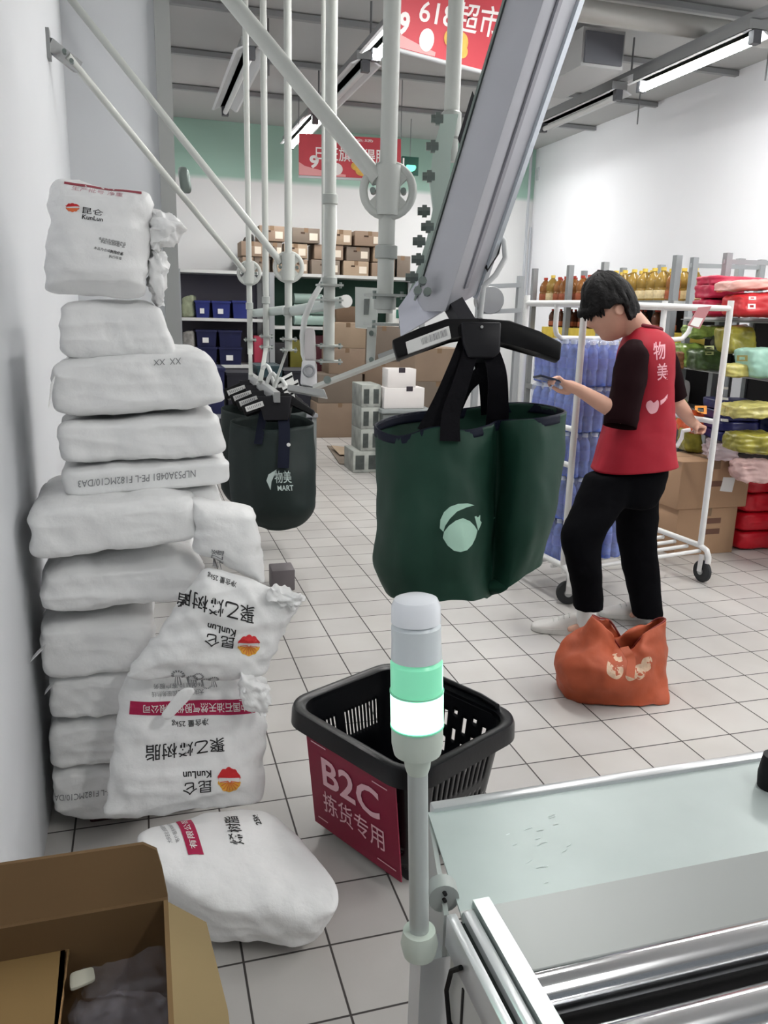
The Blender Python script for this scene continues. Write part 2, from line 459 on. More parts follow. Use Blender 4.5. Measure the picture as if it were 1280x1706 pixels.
# conduit in the far right corner
bm = NB(); cyl(bm, (XW-.12, YB-.1, 0), (XW-.12, YB-.1, CEIL), .018, 10); cyl(bm, (XW-.05, YB-.08, 0), (XW-.05, YB-.08, 2.6), .014, 10)
t = thing('cable_conduit', 'thin pale wall conduit with junction box in back corner', 'conduit', (XW-.1, YB-.1, 0))
obj('pipe', bm, M('conduit', (186, 190, 196), .4), t)
q = at(901, 290, Y=YB-.1); obj('junction_box', box(NB(), q, (.1, .07, .16)), M('junction', (214, 218, 222), .5), t)
# ------------------------------------------------------------------ stack of white resin sacks by the left wall
sackm = M('woven_white', (244, 244, 244), .42, var=.03, scale=14, bump=.4, bscale=26)
ink_black = M('ink_black', (38, 36, 38), .7)
ink_grey = M('ink_grey', (140, 140, 142), .7)
ink_red = M('ink_crimson', (176, 32, 78), .7)
logo_red = M('logo_red', (206, 44, 48), .6)
logo_gold = M('logo_gold', (238, 178, 66), .6)
logo_orange = M('logo_orange', (226, 112, 66), .6)
YS = 2.1
G = 'white resin sacks in the tall stack'
def stack_sack(tl, tr, br, bl, label, y=YS, depth=.42, **k):
    q = [at(*p, Y=y) for p in (tl, tr, br, bl)]
    c = ext(q, (0.0, depth, 0))
    for i in (4, 5, 6, 7): c[i].x = c[i].x*.98-.002
    kw = dict(n=34, p=12, amp=.005, freq=7, wr=.011, pinch=.08, thin=2, pr=6); kw.update(k)
    bm = sack(c, **kw)
    o = obj('resin_sack', bm, sackm, base=True, angle=75)
    return tag(o, label, 'sack', G)
S1 = stack_sack((76, 284), (262, 310), (250, 500), (62, 492), 'topmost white sack of the tall stack, with logo and lettering facing out', y=2.06, depth=.2, seed=1, p=9, thin=1, pr=3, pinch=.3, wr=.012)
S2 = stack_sack((92, 498), (268, 498), (304, 602), (96, 606), 'plain white sack second from the top of the tall stack', seed=2, y=2.12)
S3 = stack_sack((76, 600), (352, 574), (388, 684), (84, 704), 'thick white sack third from the top of the stack, with blunt right end', seed=3, depth=.45)
S4 = stack_sack((84, 703), (368, 687), (386, 768), (98, 782), 'white sack fourth from the top, lying on the one with inverted printed code', seed=4, depth=.45)
S5 = stack_sack((92, 780), (388, 764), (388, 812), (104, 840), 'white sack whose long side shows a grey upside-down printed code', seed=5, depth=.45, wr=.006, amp=.004)
S6 = stack_sack((92, 822), (368, 806), (378, 856), (92, 850), 'mostly covered white sack under the one with the inverted code', seed=6, y=2.14, depth=.42)
S7 = stack_sack((36, 846), (330, 822), (338, 910), (44, 950), 'wide white sack of the stack with a loose flap on its right', seed=7, y=2.0, depth=.5)
S8 = stack_sack((58, 942), (345, 914), (345, 1020), (60, 1050), 'wrinkled white sack just below the wide one with the loose flap', seed=8, y=2.04, depth=.48, pr=3.2, wr=.018)
S9 = stack_sack((54, 1040), (262, 1030), (262, 1126), (70, 1150), 'white sack fourth from the bottom of the stack with a pointed left corner', seed=9, y=2.08, depth=.45)
S10 = stack_sack((74, 1130), (262, 1118), (262, 1204), (78, 1212), 'white sack third from the bottom of the tall stack', seed=10, depth=.45)
S11 = stack_sack((74, 1206), (262, 1196), (262, 1286), (76, 1292), 'white sack second from the bottom of the tall stack', seed=11, depth=.45)
S12 = stack_sack((78, 1284), (258, 1278), (250, 1376), (86, 1380), 'bottom white sack of the tall stack with faint print on its side', seed=12, depth=.45)
# the dark base it all stands on
bm = NB(); bbox(bm, (-.2, 2.16, 0), (.1, 2.55, .05)); bevel(bm, .006)
tag(obj('pallet', bm, M('pallet_dark', (62, 34, 36), .7), base=True), 'dark reddish pallet under the stack of white sacks', 'pallet')

def scallop(n=10, r=.5):
    b = NB(); pts = []
    for k in range(n*6):
        a = 2*math.pi*k/(n*6); pts.append((math.cos(a)*(r*(.86+.14*abs(math.sin(a*n/2)))), math.sin(a)*(r*(.86+.14*abs(math.sin(a*n/2))))))
    return pts
def half_disc(top, r=.5):
    b = NB(); pts = scallop(10, r)
    pts = [p for p in pts if (p[1] >= -1e-6) == top] if top else [p for p in pts if p[1] <= 1e-6]
    pts.sort(key=lambda p: -p[0])
    if not top: pts = pts
    b.faces.new([b.verts.new((x, y*1.0, 0)) for x, y in pts]); return b
def rays():
    b = NB()
    for k in range(9):
        a = math.pi*(1+(k+.5)/9)
        p = V((.06*math.cos(a), .06*math.sin(a), 0)); q = V((.42*math.cos(a), .42*math.sin(a), 0)); w = V((-math.sin(a), math.cos(a), 0))*.012
        b.faces.new([b.verts.new(v) for v in (p-w, q-w*1.6, q+w*1.6, p+w)])
    return b
def print_on(sk, tree, name, bm, corners, mat, d, y=None, fitit=True, lift=.0014):
    """corners: photo points of the print's own upper left, upper right, lower right, lower left"""
    if fitit: fit(bm, 1, 1)
    Q = [at(*p, Y=y) for p in corners]
    quadmap(bm, *Q)
    lay_on(bm, tree, d, lift)
    return obj(name, bm, mat, sk, smooth=False)
VIEW = V((0, 1, 0))
T1 = bvh_of(S1)
P = lambda *a: a
print_on(S1, T1, 'emblem', half_disc(True), [(108, 336), (132, 338), (132, 344), (108, 343)], logo_red, VIEW, 2.06)
print_on(S1, T1, 'emblem', half_disc(False), [(108, 343), (132, 344), (131, 353), (109, 352)], logo_orange, VIEW, 2.06)
print_on(S1, T1, 'lettering', text_bm('昆仑', 1, .006), [(137, 343), (172, 349), (171, 359), (136, 354)], ink_black, VIEW, 2.06)
print_on(S1, T1, 'lettering', text_bm('KunLun', 1, .015), [(137, 356), (172, 362), (171, 369), (136, 364)], ink_black, VIEW, 2.06)
for i, (x0, y0, x1, y1) in enumerate(((165, 394, 210, 404), (168, 399, 208, 408), (157, 410, 206, 420), (184, 416, 205, 421), (182, 424, 203, 428))):
    print_on(S1, T1, 'small_print', text_bm('本品为合成树脂产品' if x1-x0 > 30 else '执行标准', 1, .0), [(x0, y0), (x1, y1), (x1-1, y1+5), (x0-1, y0+5)], ink_black, VIEW, 2.06)
print_on(S1, T1, 'sewn_edge', patch(8, 1), [(104, 297), (236, 314), (236, 319), (104, 302)], M('edge_maroon', (150, 62, 74), .7), VIEW, 2.06)
print_on(S1, T1, 'small_print', text_bm('生产批号 净重', 1, .0), [(118, 305), (205, 318), (204, 326), (117, 313)], M('ink_rose', (206, 160, 168), .7), VIEW, 2.06)
# crumpled spare cloth at the right of the top sacks
c = [at(x, y, Y=2.1) for x, y in ((246, 330), (318, 372), (296, 402), (244, 430))]
bm = sack(ext(c, (0, .12, 0)), n=16, p=3, amp=.016, freq=16, seed=33, wr=.02)
obj('loose_cuff', bm, sackm, S1, angle=75)
c = [at(x, y, Y=2.12) for x, y in ((240, 400), (284, 410), (282, 520), (246, 500))]
bm = sack(ext(c, (0, .14, 0)), n=16, p=3, amp=.014, freq=16, seed=35, wr=.02)
obj('loose_cuff', bm, sackm, S1, angle=75)
T5 = bvh_of(S5)
print_on(S5, T5, 'lettering', text_bm('NLP53A04B1 PE-L F182MC10/DA3', 1, 0), [(326, 795), (130, 813), (130, 801), (326, 783)], ink_grey, VIEW, 2.1)
T3 = bvh_of(S3)
print_on(S3, T3, 'small_print', text_bm('XX  XX', 1, 0), [(302, 607), (256, 609), (256, 600), (302, 596)], ink_grey, VIEW, 2.1)
T12 = bvh_of(S12)
print_on(S12, T12, 'lettering', text_bm('NLP53A04B1 PE-L F182MC10/DA3', 1, 0), [(258, 1318), (84, 1338), (84, 1328), (258, 1308)], ink_grey, VIEW, 2.1)
# corner ears
for S, pts, y in ((S9, [(60, 1092), (74, 1080), (50, 1104)], 2.05), (S10, [(80, 1150), (90, 1140), (74, 1158)], 2.08), (S3, [(84, 640), (90, 628), (80, 680)], 2.06)):
    b = NB(); q = [at(*p, Y=y) for p in pts]; poly_prism(b, q, (0, .03, 0)); obj('seam_corner', b, sackm, S)
# loose flap of the wide sack
q = [at(x, y, Y=yy) for x, y, yy in ((318, 836, 1.99), (434, 858, 1.97), (452, 990, 1.95), (322, 930, 1.97))]
bm = sack(ext(q, (.0, .16, .0)), n=20, p=12, amp=.006, freq=8, seed=41, wr=.01, thin=1, pr=3)
fl = obj('loose_flap', bm, sackm, S7, angle=75)
TF = bvh_of(fl)
print_on(fl, TF, 'small_print', text_bm('聚乙烯', 1, .006), [(375, 920), (375, 950), (352, 946), (352, 918)], ink_grey, VIEW, 1.96)

# ------------------------------------------------------------------ printed sacks leaning on the stack
GF = 'printed white sacks in front of the stack'
def lean_sack(front, yt, yb, thick, label, **k):
    """front: TL TR BR BL photo points; yt,yb distances of the upper and lower edge"""
    ys = (yt, yt, yb, yb)
    q = [at(*p, Y=y) for p, y in zip(front, ys)]
    n = (q[1]-q[0]).cross(q[3]-q[0]).normalized()
    if n.y < 0: n = -n
    c = q+[v+n*thick for v in q]
    kw = dict(n=32, p=14, amp=.006, freq=7, wr=.012, pinch=.3, thin=1, pr=2.6); kw.update(k)
    o = obj('printed_sack', sack(c, **kw), sackm, base=True, angle=75)
    return tag(o, label, 'sack', GF), n
def inv(x0, y0, x1, y1, dx0=0, dy=0):
    """upside-down print in a slanted box: its own upper left is the photo's lower right; dy lowers the right edge"""
    return [(x1, y1+dy), (x0, y1), (x0, y0), (x1, y0+dy)]
FB, nB = lean_sack([(206, 1118), (462, 1130), (446, 1352), (166, 1386)], 1.96, 1.86, .13, 'lower printed white sack with crimson band and upside-down flower logo', seed=52, wr=.016)
tB = bvh_of(FB)
def pb(name, bm, corners, mat, y=1.9, lift=.0014): return print_on(FB, tB, name, bm, corners, mat, nB, y, True, lift)
pb('crimson_band', patch(14, 2), [(432, 1196), (216, 1200), (218, 1178), (430, 1172)], ink_red)
pb('lettering', text_bm('中国石油天然气股份有限公司', 1, .006), [(418, 1192), (240, 1196), (240, 1182), (418, 1177)], white_ink, lift=.0028)
pb('lettering', text_bm('净含量 25kg', 1, .006), [(350, 1213), (288, 1218), (288, 1205), (350, 1201)], ink_black)
pb('lettering', text_bm('聚乙烯树脂', 1, .006), [(376, 1255), (243, 1272), (243, 1246), (376, 1232)], ink_black)
pb('lettering', text_bm('KunLun', 1, .02), [(352, 1294), (305, 1297), (305, 1286), (352, 1283)], ink_black)
pb('lettering', text_bm('昆仑', 1, .006), [(352, 1318), (304, 1324), (304, 1303), (352, 1298)], ink_black)
pb('emblem', half_disc(True), [(363, 1278), (400, 1278), (401, 1299), (362, 1299)], logo_red)
pb('emblem', half_disc(False), [(362, 1299), (401, 1299), (400, 1319), (364, 1319)], logo_gold)
pb('emblem_rays', rays(), [(366, 1299), (398, 1299), (398, 1316), (366, 1316)], logo_orange, lift=.0026)
pb('small_print', text_bm('大庆石化 全国服务热线', 1, 0), [(345, 1166), (255, 1170), (255, 1162), (345, 1158)], ink_grey)
pb('small_print', text_bm('76068110 客户服务', 1, 0), [(345, 1156), (258, 1158), (258, 1150), (345, 1148)], ink_grey)
FA, nA = lean_sack([(344, 952), (518, 1002), (440, 1152), (198, 1146)], 1.90, 1.88, .12, 'upper printed white sack leaning on the stack with crumpled top corner', seed=61, wr=.018)
tA = bvh_of(FA)
def pa(name, bm, corners, mat, y=1.89, lift=.0014): return print_on(FA, tA, name, bm, corners, mat, nA, y, True, lift)
pa('lettering', text_bm('净含量 25kg', 1, .006), [(396, 986), (348, 972), (351, 962), (399, 976)], ink_black)
pa('lettering', text_bm('聚乙烯树脂', 1, .006), [(424, 1042), (294, 1012), (297, 986), (427, 1014)], ink_black)
pa('lettering', text_bm('KunLun', 1, .02), [(392, 1062), (346, 1052), (348, 1041), (394, 1050)], ink_black)
pa('lettering', text_bm('昆仑', 1, .006), [(390, 1084), (340, 1077), (342, 1056), (392, 1063)], ink_black)
pa('emblem', half_disc(True), [(398, 1058), (434, 1060), (435, 1078), (396, 1075)], logo_red)
pa('emblem', half_disc(False), [(396, 1075), (435, 1078), (433, 1096), (398, 1094)], logo_gold)
pa('emblem_rays', rays(), [(400, 1075), (431, 1078), (430, 1094), (401, 1092)], logo_orange, lift=.0026)
for i, (x, y, s) in enumerate(((298, 1130, 12), (322, 1136, 10), (332, 1130, 9), (345, 1140, 8), (358, 1136, 9))):
    b = NB(); bmesh.ops.create_circle(b, segments=12, radius=.5); b.clear()
    ring = []
    for k in range(14):
        a0, a1 = 2*math.pi*k/14, 2*math.pi*(k+.6)/14
        b.faces.new([b.verts.new((r*math.cos(a), r*math.sin(a), 0)) for r, a in ((.5, a0), (.5, a1), (.3, a1), (.3, a0))])
    pa('small_print', b, [(x+s, y+s), (x-s, y+s), (x-s, y-s+4), (x+s, y-s+4)], ink_grey)
c = [at(x, y, Y=1.9) for x, y in ((448, 974), (520, 1000), (500, 1030), (440, 1010))]
obj('crumpled_corner', sack(ext(c, (.01, .06, 0)), n=14, p=3, amp=.012, freq=20, seed=70, wr=.02), sackm, FA, angle=75)
c = [at(x, y, Y=1.86) for x, y in ((392, 1120), (456, 1152), (448, 1218), (400, 1186))]
obj('crumpled_corner', sack(ext(c, (.01, .07, 0)), n=14, p=3, amp=.012, freq=18, seed=72, wr=.02), sackm, FB, angle=75)
c = [at(x, y, Y=1.872) for x, y in ((300, 1146), (330, 1150), (284, 1202), (266, 1196))]
obj('torn_strip', sack(ext(c, (.0, .012, 0)), n=10, p=3, amp=.004, freq=20, seed=73), sackm, FB, angle=75)

# sack lying on the floor in front
zt = .15
ft = [at(196, 1372, Z=.27), at(452, 1326, Z=.2), at(618, 1524, Z=.13), at(292, 1500, Z=.20)]
fb = [at(215, 1400, Z=.04), at(446, 1350, Z=.02), at(550, 1606, Z=0.0), at(318, 1592, Z=0.01)]
c = [ft[3], ft[2], fb[2], fb[3], ft[0], ft[1], fb[1], fb[0]]
FC = tag(obj('printed_sack', sack(c, n=32, p=12, amp=.006, freq=7, wr=.012, seed=81, thin=1, pr=3.5), sackm, base=True, angle=75), 'printed white sack slumped on the floor tiles below the leaning ones', 'sack', GF)
tC = bvh_of(FC)
def pc(name, bm, corners, mat, z=.22, lift=.0014):
    fit(bm, 1, 1); quadmap(bm, *[at(*p, Z=z) for p in corners])
    d = (sum((v.co for v in bm.verts), V())/len(bm.verts)-CAM).normalized()
    lay_on(bm, tC, V((0, .25, -1)), lift); return obj(name, bm, mat, FC, smooth=False)
pc('crimson_band', patch(8, 2), [(314, 1424), (292, 1362), (318, 1358), (340, 1421)], ink_red)
pc('lettering', text_bm('有限公司', 1, .006), [(318, 1416), (300, 1366), (312, 1364), (330, 1413)], white_ink, lift=.0028)
pc('lettering', text_bm('烯树脂', 1, .006), [(384, 1398), (372, 1352), (396, 1348), (408, 1394)], ink_black)
pc('lettering', text_bm('25kg', 1, .02), [(428, 1362), (418, 1344), (430, 1340), (440, 1358)], ink_black)
pc('small_print', text_bm('大庆石化 全国服务热线', 1, .0), [(280, 1412), (262, 1370), (270, 1368), (288, 1410)], ink_grey)
pc('small_print', text_bm('客户服务76068110', 1, .0), [(294, 1410), (276, 1368), (284, 1366), (300, 1406)], ink_grey)
# ------------------------------------------------------------------ overhead bag line: pipes, struts, beam
pipem = M('pipe_paint', (197, 200, 195), .38, .0, var=.03, scale=6)
pipe_d = M('clamp_paint', (172, 176, 172), .4, .1)
boltm = M('bolt_steel', (126, 136, 132), .35, .6)
steelm = M('plate_steel', (176, 178, 178), .35, .5)
GP = 'vertical white pipes of the bag line'
def ring_mesh(c, ax, R, r):
    x, y, d = frame_of(V(ax)); c = V(c)
    return tube(NB(), [c+(x*math.cos(a)+y*math.sin(a))*R for a in [2*math.pi*k/28 for k in range(28)]], r, 10, closed=True)
def flange(t, c, R, toward, axis):
    """round two-part clamp with openings, on a vertical pipe"""
    c = V(c); tw = V(toward).normalized()
    fl = obj('flange', ring_mesh(c, tw, R, R*.17), pipem, t)
    b = NB(); x, y, d = frame_of(tw)
    for k in range(4):
        a = math.pi*(k/2+.25); e = c+(x*math.cos(a)+y*math.sin(a))*R
        bar(b, c, e, R*.42, R*.22, tw)
    obj('spokes', b, pipem, fl)
    obj('hub', cyl(NB(), c-V((0, 0, R*.95)), c+V((0, 0, R*.95)), R*.5), pipem, fl)
    for k in range(4):
        a = math.pi*k/2; e = c+(x*math.cos(a)+y*math.sin(a))*R*.62+tw*-R*.1
        obj('bolt', cyl(NB(), e-tw*R*.2, e+tw*R*.2, R*.12, 8), boltm, fl)
def pipe(px, yb, d, r, label, ztop=CEIL, collars=(), fl=None, xt=None, plates=()):
    p = at(px, yb, d=d)
    t = thing('support_pipe', label, 'pipe', p, GP)
    obj('pipe', cyl(NB(), p, (p.x, p.y, ztop), r, 22), pipem, t)
    for y in collars:
        z = at(px, y, Y=p.y).z
        obj('collar', lathe(NB(), [(r*1.15, -.02), (r*1.35, -.018), (r*1.35, .018), (r*1.15, .02)], (p.x, p.y, z)), pipe_d, t)
    for y in plates:
        z = at(px, y, Y=p.y).z
        b = NB(); bbox(b, (p.x-r*2.1, p.y-r*2.0, z-.004), (p.x+r*2.1, p.y+r*2.0, z+.004))
        obj('clamp_plate', b, pipe_d, t)
        for sx_ in (-1, 1): obj('bolt', cyl(NB(), (p.x+sx_*r*1.7, p.y-r*1.3, z-.012), (p.x+sx_*r*1.7, p.y-r*1.3, z+.012), .006, 8), boltm, t)
    return t, p
tP5, P5 = pipe(641, 522, 2.5, .0255, 'nearest and thickest vertical white pipe with a large round flange', collars=(420, 505), plates=(492, 540))
zf = at(645, 318, Y=P5.y)
flange(tP5, (P5.x, P5.y-.005, zf.z), .074, (-.35, -1, .1), None)
tP4, P4 = pipe(548, 600, 3.5, .024, 'tall vertical white pipe second from the front, carrying a hanging cable', collars=(332, 470), plates=(475, 500, 576, 602))
tP3, P3 = pipe(481, 585, 4.25, .019, 'white vertical pipe with a smaller round flange above the blue shelf', collars=(518,), plates=(565, 583))
f3 = at(478, 445, Y=P3.y); flange(tP3, (P3.x, P3.y-.005, f3.z), .07, (-.3, -1, .1), None)
tP2, P2 = pipe(444, 585, 4.6, .0172, 'plain thin vertical white pipe between the two small flanges', collars=(500,), plates=(560, 578))
tP1, P1 = pipe(417, 590, 4.85, .0162, 'farthest thin vertical white pipe, whose flange meets the lowest diagonal', collars=(510,), plates=(566,))
f1 = at(419, 455, Y=P1.y); flange(tP1, (P1.x, P1.y-.005, f1.z), .063, (-.3, -1, .1), None)
# pipe end held by the bolted plate by the beam
p = at(752, 205, d=2.66)
t = thing('support_pipe', 'short visible white pipe coming down to the bolted plate beside the beam', 'pipe', p, GP)
obj('pipe', cyl(NB(), p, (p.x+.0, p.y, CEIL), .0255, 22), pipem, t)
obj('collar', lathe(NB(), [(.028, -.05), (.033, -.045), (.033, .03), (.028, .035)], p), pipe_d, t)
obj('collar', lathe(NB(), [(.02, -.12), (.026, -.11), (.026, -.05), (.02, -.045)], p), pipe_d, t)
# slim pipe behind
p = at(540, 470, d=4.4)
t = thing('support_pipe', 'slim white pipe just left of the cable carrying pipe', 'pipe', p, GP); obj('pipe', cyl(NB(), p, (p.x-.02, p.y, CEIL), .012, 12), pipem, t)

GS = 'diagonal white braces of the bag line'
def strut(a, b, r, label):
    a, b = V(a), V(b); t = thing('diagonal_brace', label, 'brace', a, GS)
    obj('pipe', cyl(NB(), a, b, r, 20), pipem, t); return t
a = V((P5.x-.02, P5.y-.0, zf.z+.02)); b = at(385, 0, d=2.42); t = strut(a+(b-a)*.02, a+(b-a)*1.45, .0245, 'thick diagonal white brace running to the largest flange')
a = V((P3.x-.02, P3.y, f3.z)); b = at(108, -14, Y=4.70); t = strut(a+(b-a)*.015, b, .0185, 'middle diagonal white brace from the left wall to the middle flange')
br = at(112, 92, Y=3.9); a = V((P1.x-.02, P1.y, f1.z)); t = strut(a+(br-a)*.015, br, .0155, 'lowest diagonal white brace with a steel bracket on the left wall')
b = NB(); w = at(80, 72, X=-.305); bbox(b, (-.31, w.y-.03, w.z-.06), (-.296, w.y+.03, w.z+.05)); obj('wall_plate', b, greym, t)
b = NB(); bar(b, w, at(130, 112, Y=3.95), .05, .03, V((0, 1, 0))); obj('bracket', b, greym, t)
for x, y in ((108, 88), (120, 104)):
    q = at(x, y, Y=3.87); obj('bolt', cyl(NB(), q, q+V((0, -.03, 0)), .009, 8), boltm, t)
q = at(308, 300, d=4.35)
b = NB(); b = sack(ext([q+V((-.035, 0, .07)), q+V((.02, 0, .07)), q+V((.04, 0, -.06)), q+V((-.02, 0, -.06))], (0, .08, 0)), n=8, p=4, amp=.004)
o = obj('clamp_block', b, boltm, t)

# the inclined beam
beam_l = M('beam_light', (186, 187, 194), .4, .25, var=.03, scale=5)
beam_k = M('beam_edge', (205, 212, 220), .25, .6)
def lerp(a, b, t): return a+(b-a)*t
LB, LT = at(688, 520, d=2.42), at(843, 0, d=1.95)
MB_, MT_ = at(742, 520, d=2.30), at(906, 0, d=1.84)
RB, RT_ = at(794, 492, d=2.42), at(962, 0, d=1.95)
LT, MT_, RT_ = [lerp(a, b, 1.35) for a, b in ((LB, LT), (MB_, MT_), (RB, RT_))]
KB, KT = LB+RB-MB_, LT+RT_-MT_
beam = thing('inclined_beam', 'big inclined grey steel beam rising out of the picture top above green bag', 'beam', LB)
b = hexa(NB(), [LT, MT_, MB_, LB, KT, RT_, RB, KB]); bevel(b, .006); obj('channel', b, beam_l, beam, angle=50)
d = (RT_-RB).normalized()
side = (RB-MB_).normalized()
e0, e1 = lerp(RB, RT_, -.01)+side*.012, RT_+side*.012
obj('edge_rail', bar(NB(), e0, e1, .016, .03, side), beam_k, beam)
obj('edge_strip', bar(NB(), lerp(LB, LT, .0)-(MB_-LB).normalized()*.004, LT-(MB_-LB).normalized()*.004, .006, .012, side), boltm, beam)
# groove line on the under side
g0, g1 = lerp(MB_, RB, .45), lerp(MT_, RT_, .45)
nn = (MT_-MB_).cross(RB-MB_).normalized()
if nn.dot(CAM-MB_) < 0: nn = -nn
obj('groove_rail', bar(NB(), lerp(g0, g1, .05)+nn*.002, g1+nn*.002, .02, .006, nn), M('beam_mid', (150, 150, 158), .45, .3), beam)
# black tape
q = [at(786, 158, d=2.2), at(798, 188, d=2.18), at(768, 252, d=2.22), at(762, 236, d=2.24)]
obj('black_tape', poly_prism(NB(), [k-FW*.02 for k in q], FW*.004), M('tape_black', (40, 40, 44), .6), beam)
# curved bolted plate on the left of the beam
pts = [(738, 190, 2.6), (722, 250, 2.58), (716, 300, 2.55), (722, 345, 2.52), (712, 395, 2.5), (698, 440, 2.48), (684, 480, 2.46), (676, 520, 2.45)]
L_ = [at(x, y, d=dd) for x, y, dd in pts]
Rr = [at(x+w, y, d=dd) for (x, y, dd), w in zip(pts, (26, 30, 34, 24, 26, 26, 30, 40))]
pl = thing('bolted_plate', 'curved grey-green plate with bolts along left edge of the big beam', 'plate', L_[3])
bm_ = NB()
A_ = [[bm_.verts.new(v) for v in row] for row in (L_, Rr, [v+FW*.03 for v in Rr], [v+FW*.03 for v in L_])]
for i in range(len(L_)-1):
    for k in range(4): bm_.faces.new((A_[k][i], A_[(k+1) % 4][i], A_[(k+1) % 4][i+1], A_[k][i+1]))
bm_.faces.new([A_[k][0] for k in range(4)]); bm_.faces.new([A_[k][-1] for k in range(4)][::-1])
obj('plate', bm_, M('plate_green', (188, 204, 196), .45, .2), pl)
for x, y, dd in ((730, 198, 2.5), (722, 244, 2.5), (716, 294, 2.48), (714, 378, 2.44), (700, 402, 2.42), (698, 432, 2.42), (708, 352, 2.46), (688, 462, 2.42)):
    q = at(x, y, d=dd)
    o = obj('bolt', cyl(NB(), q-RT*.022, q+RT*.016, .013, 6), boltm, pl)
    obj('nut', cyl(NB(), q-RT*.008, q+RT*.006, .02, 6), boltm, o)
# cover plate at the beam foot
q = [at(694, 470, d=2.4), at(742, 420, d=2.38), at(748, 512, d=2.34), at(668, 560, d=2.4), at(664, 512, d=2.44)]
obj('foot_cover', poly_prism(NB(), q, FW*.02), M('cover_pale', (206, 208, 220), .4), beam)
for x, y in ((704, 470), (696, 486), (712, 488)):
    q = at(x, y, d=2.33); obj('bolt', cyl(NB(), q, q-FW*.02, .012, 8), boltm, beam)
# grey cable and dark loop at the right of the beam
cp_ = [at(x, y, d=2.35) for x, y in ((828, 385), (840, 402), (842, 430), (826, 458), (806, 478), (800, 530))]
obj('cable', tube(NB(), cp_, .008, 10), M('cable_grey', (206, 208, 208), .5), beam)
cp_ = [at(x, y, d=2.37) for x, y in ((832, 392), (826, 420), (808, 448), (802, 440), (815, 412))]
obj('strap', tube(NB(), cp_, .012, 8), M('rubber_black', (11, 11, 14), .55, spec=.25), beam)
black = MATS['rubber_black']

# lower linkages between pipes and hangers
labelm = M('label_white', (232, 232, 230), .5)
t = thing('hanging_plate', 'white slotted plate hanging between the two nearest pipes', 'plate', at(612, 500, d=2.6))
q = [at(x, y, d=2.62) for x, y in ((592, 478), (632, 480), (628, 548), (592, 545))]
obj('plate', poly_prism(NB(), q, FW*.012), M('plate_white', (214, 218, 214), .4), t)
obj('slot', poly_prism(NB(), [at(x, y, d=2.615) for x, y in ((607, 498), (616, 498), (614, 524), (606, 524))], FW*.004), M('slot_dark', (120, 124, 122), .6), t)
q = [at(x, y, d=2.6) for x, y in ((612, 545), (628, 545), (624, 612), (610, 612))]
obj('drop_strap', poly_prism(NB(), q, FW*.012), pipem, t)
for y in (556, 600): c = at(619, y, d=2.59); obj('bolt', cyl(NB(), c, c-FW*.012, .008, 8), boltm, t)
t = thing('link_bar', 'pale flat steel bar slanting from the cable fittings up to the near hanger', 'bar', at(620, 620, d=2.6))
obj('bar', bar(NB(), at(528, 644, d=2.75), at(668, 590, d=2.4), .012, .034, FW), pipem, t)
obj('bar', bar(NB(), at(640, 596, d=2.5), at(705, 572, d=2.38), .02, .05, FW), M('link_dark', (150, 152, 150), .4, .3), t)
for x, y in ((546, 634), (640, 600)): c = at(x, y, d=2.52); obj('bolt', cyl(NB(), c, c-FW*.02, .012, 10), boltm, t)
def cable(pts, d, r, label, m):
    t = tag(obj('cable', tube(NB(), [at(x, y, d=d) for x, y in pts], r, 10), m, base=True), label, 'cable', 'white cables at the pipe ends'); return t
cab = M('cable_white', (222, 224, 222), .45)
cable([(556, 340), (557, 380), (553, 430), (538, 470), (520, 500), (508, 530), (504, 560), (506, 590), (513, 612)], 3.5, .013, 'long white cable running down the second pipe to the white fitting', cab)
def arc(x0, y0, x1, y1, h, n=9): return [(x0+(x1-x0)*k/(n-1), y0+(y1-y0)*k/(n-1)-h*math.sin(math.pi*k/(n-1))) for k in range(n)]
cable(arc(430, 640, 458, 645, 34), 4.4, .011, 'upper white looped cable below the farthest pipes', cab)
cable(arc(440, 655, 470, 665, 38), 4.35, .011, 'lower white looped cable below the farthest pipes', cab)
cable(arc(452, 662, 482, 660, 30), 4.3, .011, 'small white looped cable next to the label tags', cab)
t = thing('cable_fitting', 'translucent white junction fitting under the second pipe', 'fitting', at(520, 600, d=3.45))
q = [at(x, y, d=3.45) for x, y in ((508, 545), (524, 545), (526, 600), (506, 600))]
obj('body', sack(ext(q, FW*.06), n=8, p=6, amp=.001), M('fitting_pale', (205, 200, 200), .4), t)
q = [at(x, y, d=3.45) for x, y in ((503, 600), (526, 600), (526, 645), (500, 640))]
obj('lower_body', bevel(hexa(NB(), ext(q, FW*.08)), .008), M('fitting_white', (224, 224, 226), .4), t)
obj('slot', ring_mesh(at(515, 618, d=3.44), FW, .022, .006), M('slot_grey', (150, 152, 156), .5), t)
obj('base_plate', bevel(hexa(NB(), ext([at(x, y, d=3.45) for x, y in ((480, 640), (540, 648), (545, 662), (478, 650))], FW*.06)), .004), steelm, t)
GT = 'cross tubes between the pipes'
def ctube(a, b, r, label):
    t = thing('cross_tube', label, 'tube', a, GT); obj('tube', cyl(NB(), a, b, r, 20), M('tube_paint', (196, 206, 202), .4), t)
    obj('end_cap', cyl(NB(), V(b)-(V(b)-V(a)).normalized()*.004, V(b)+(V(b)-V(a)).normalized()*.012, r*1.05, 20), labelm, t); return t
ctube(at(478, 520, d=4.3), at(576, 502, d=3.5), .026, 'pale cross tube whose white round end shows beside the second pipe')
ctube(at(424, 522, d=4.85), at(478, 516, d=4.35), .024, 'pale cross tube between the three farthest pipes')
t = thing('label_holder', 'white label holder tags hanging below the far pipes', 'label holder', at(478, 640, d=4.3))
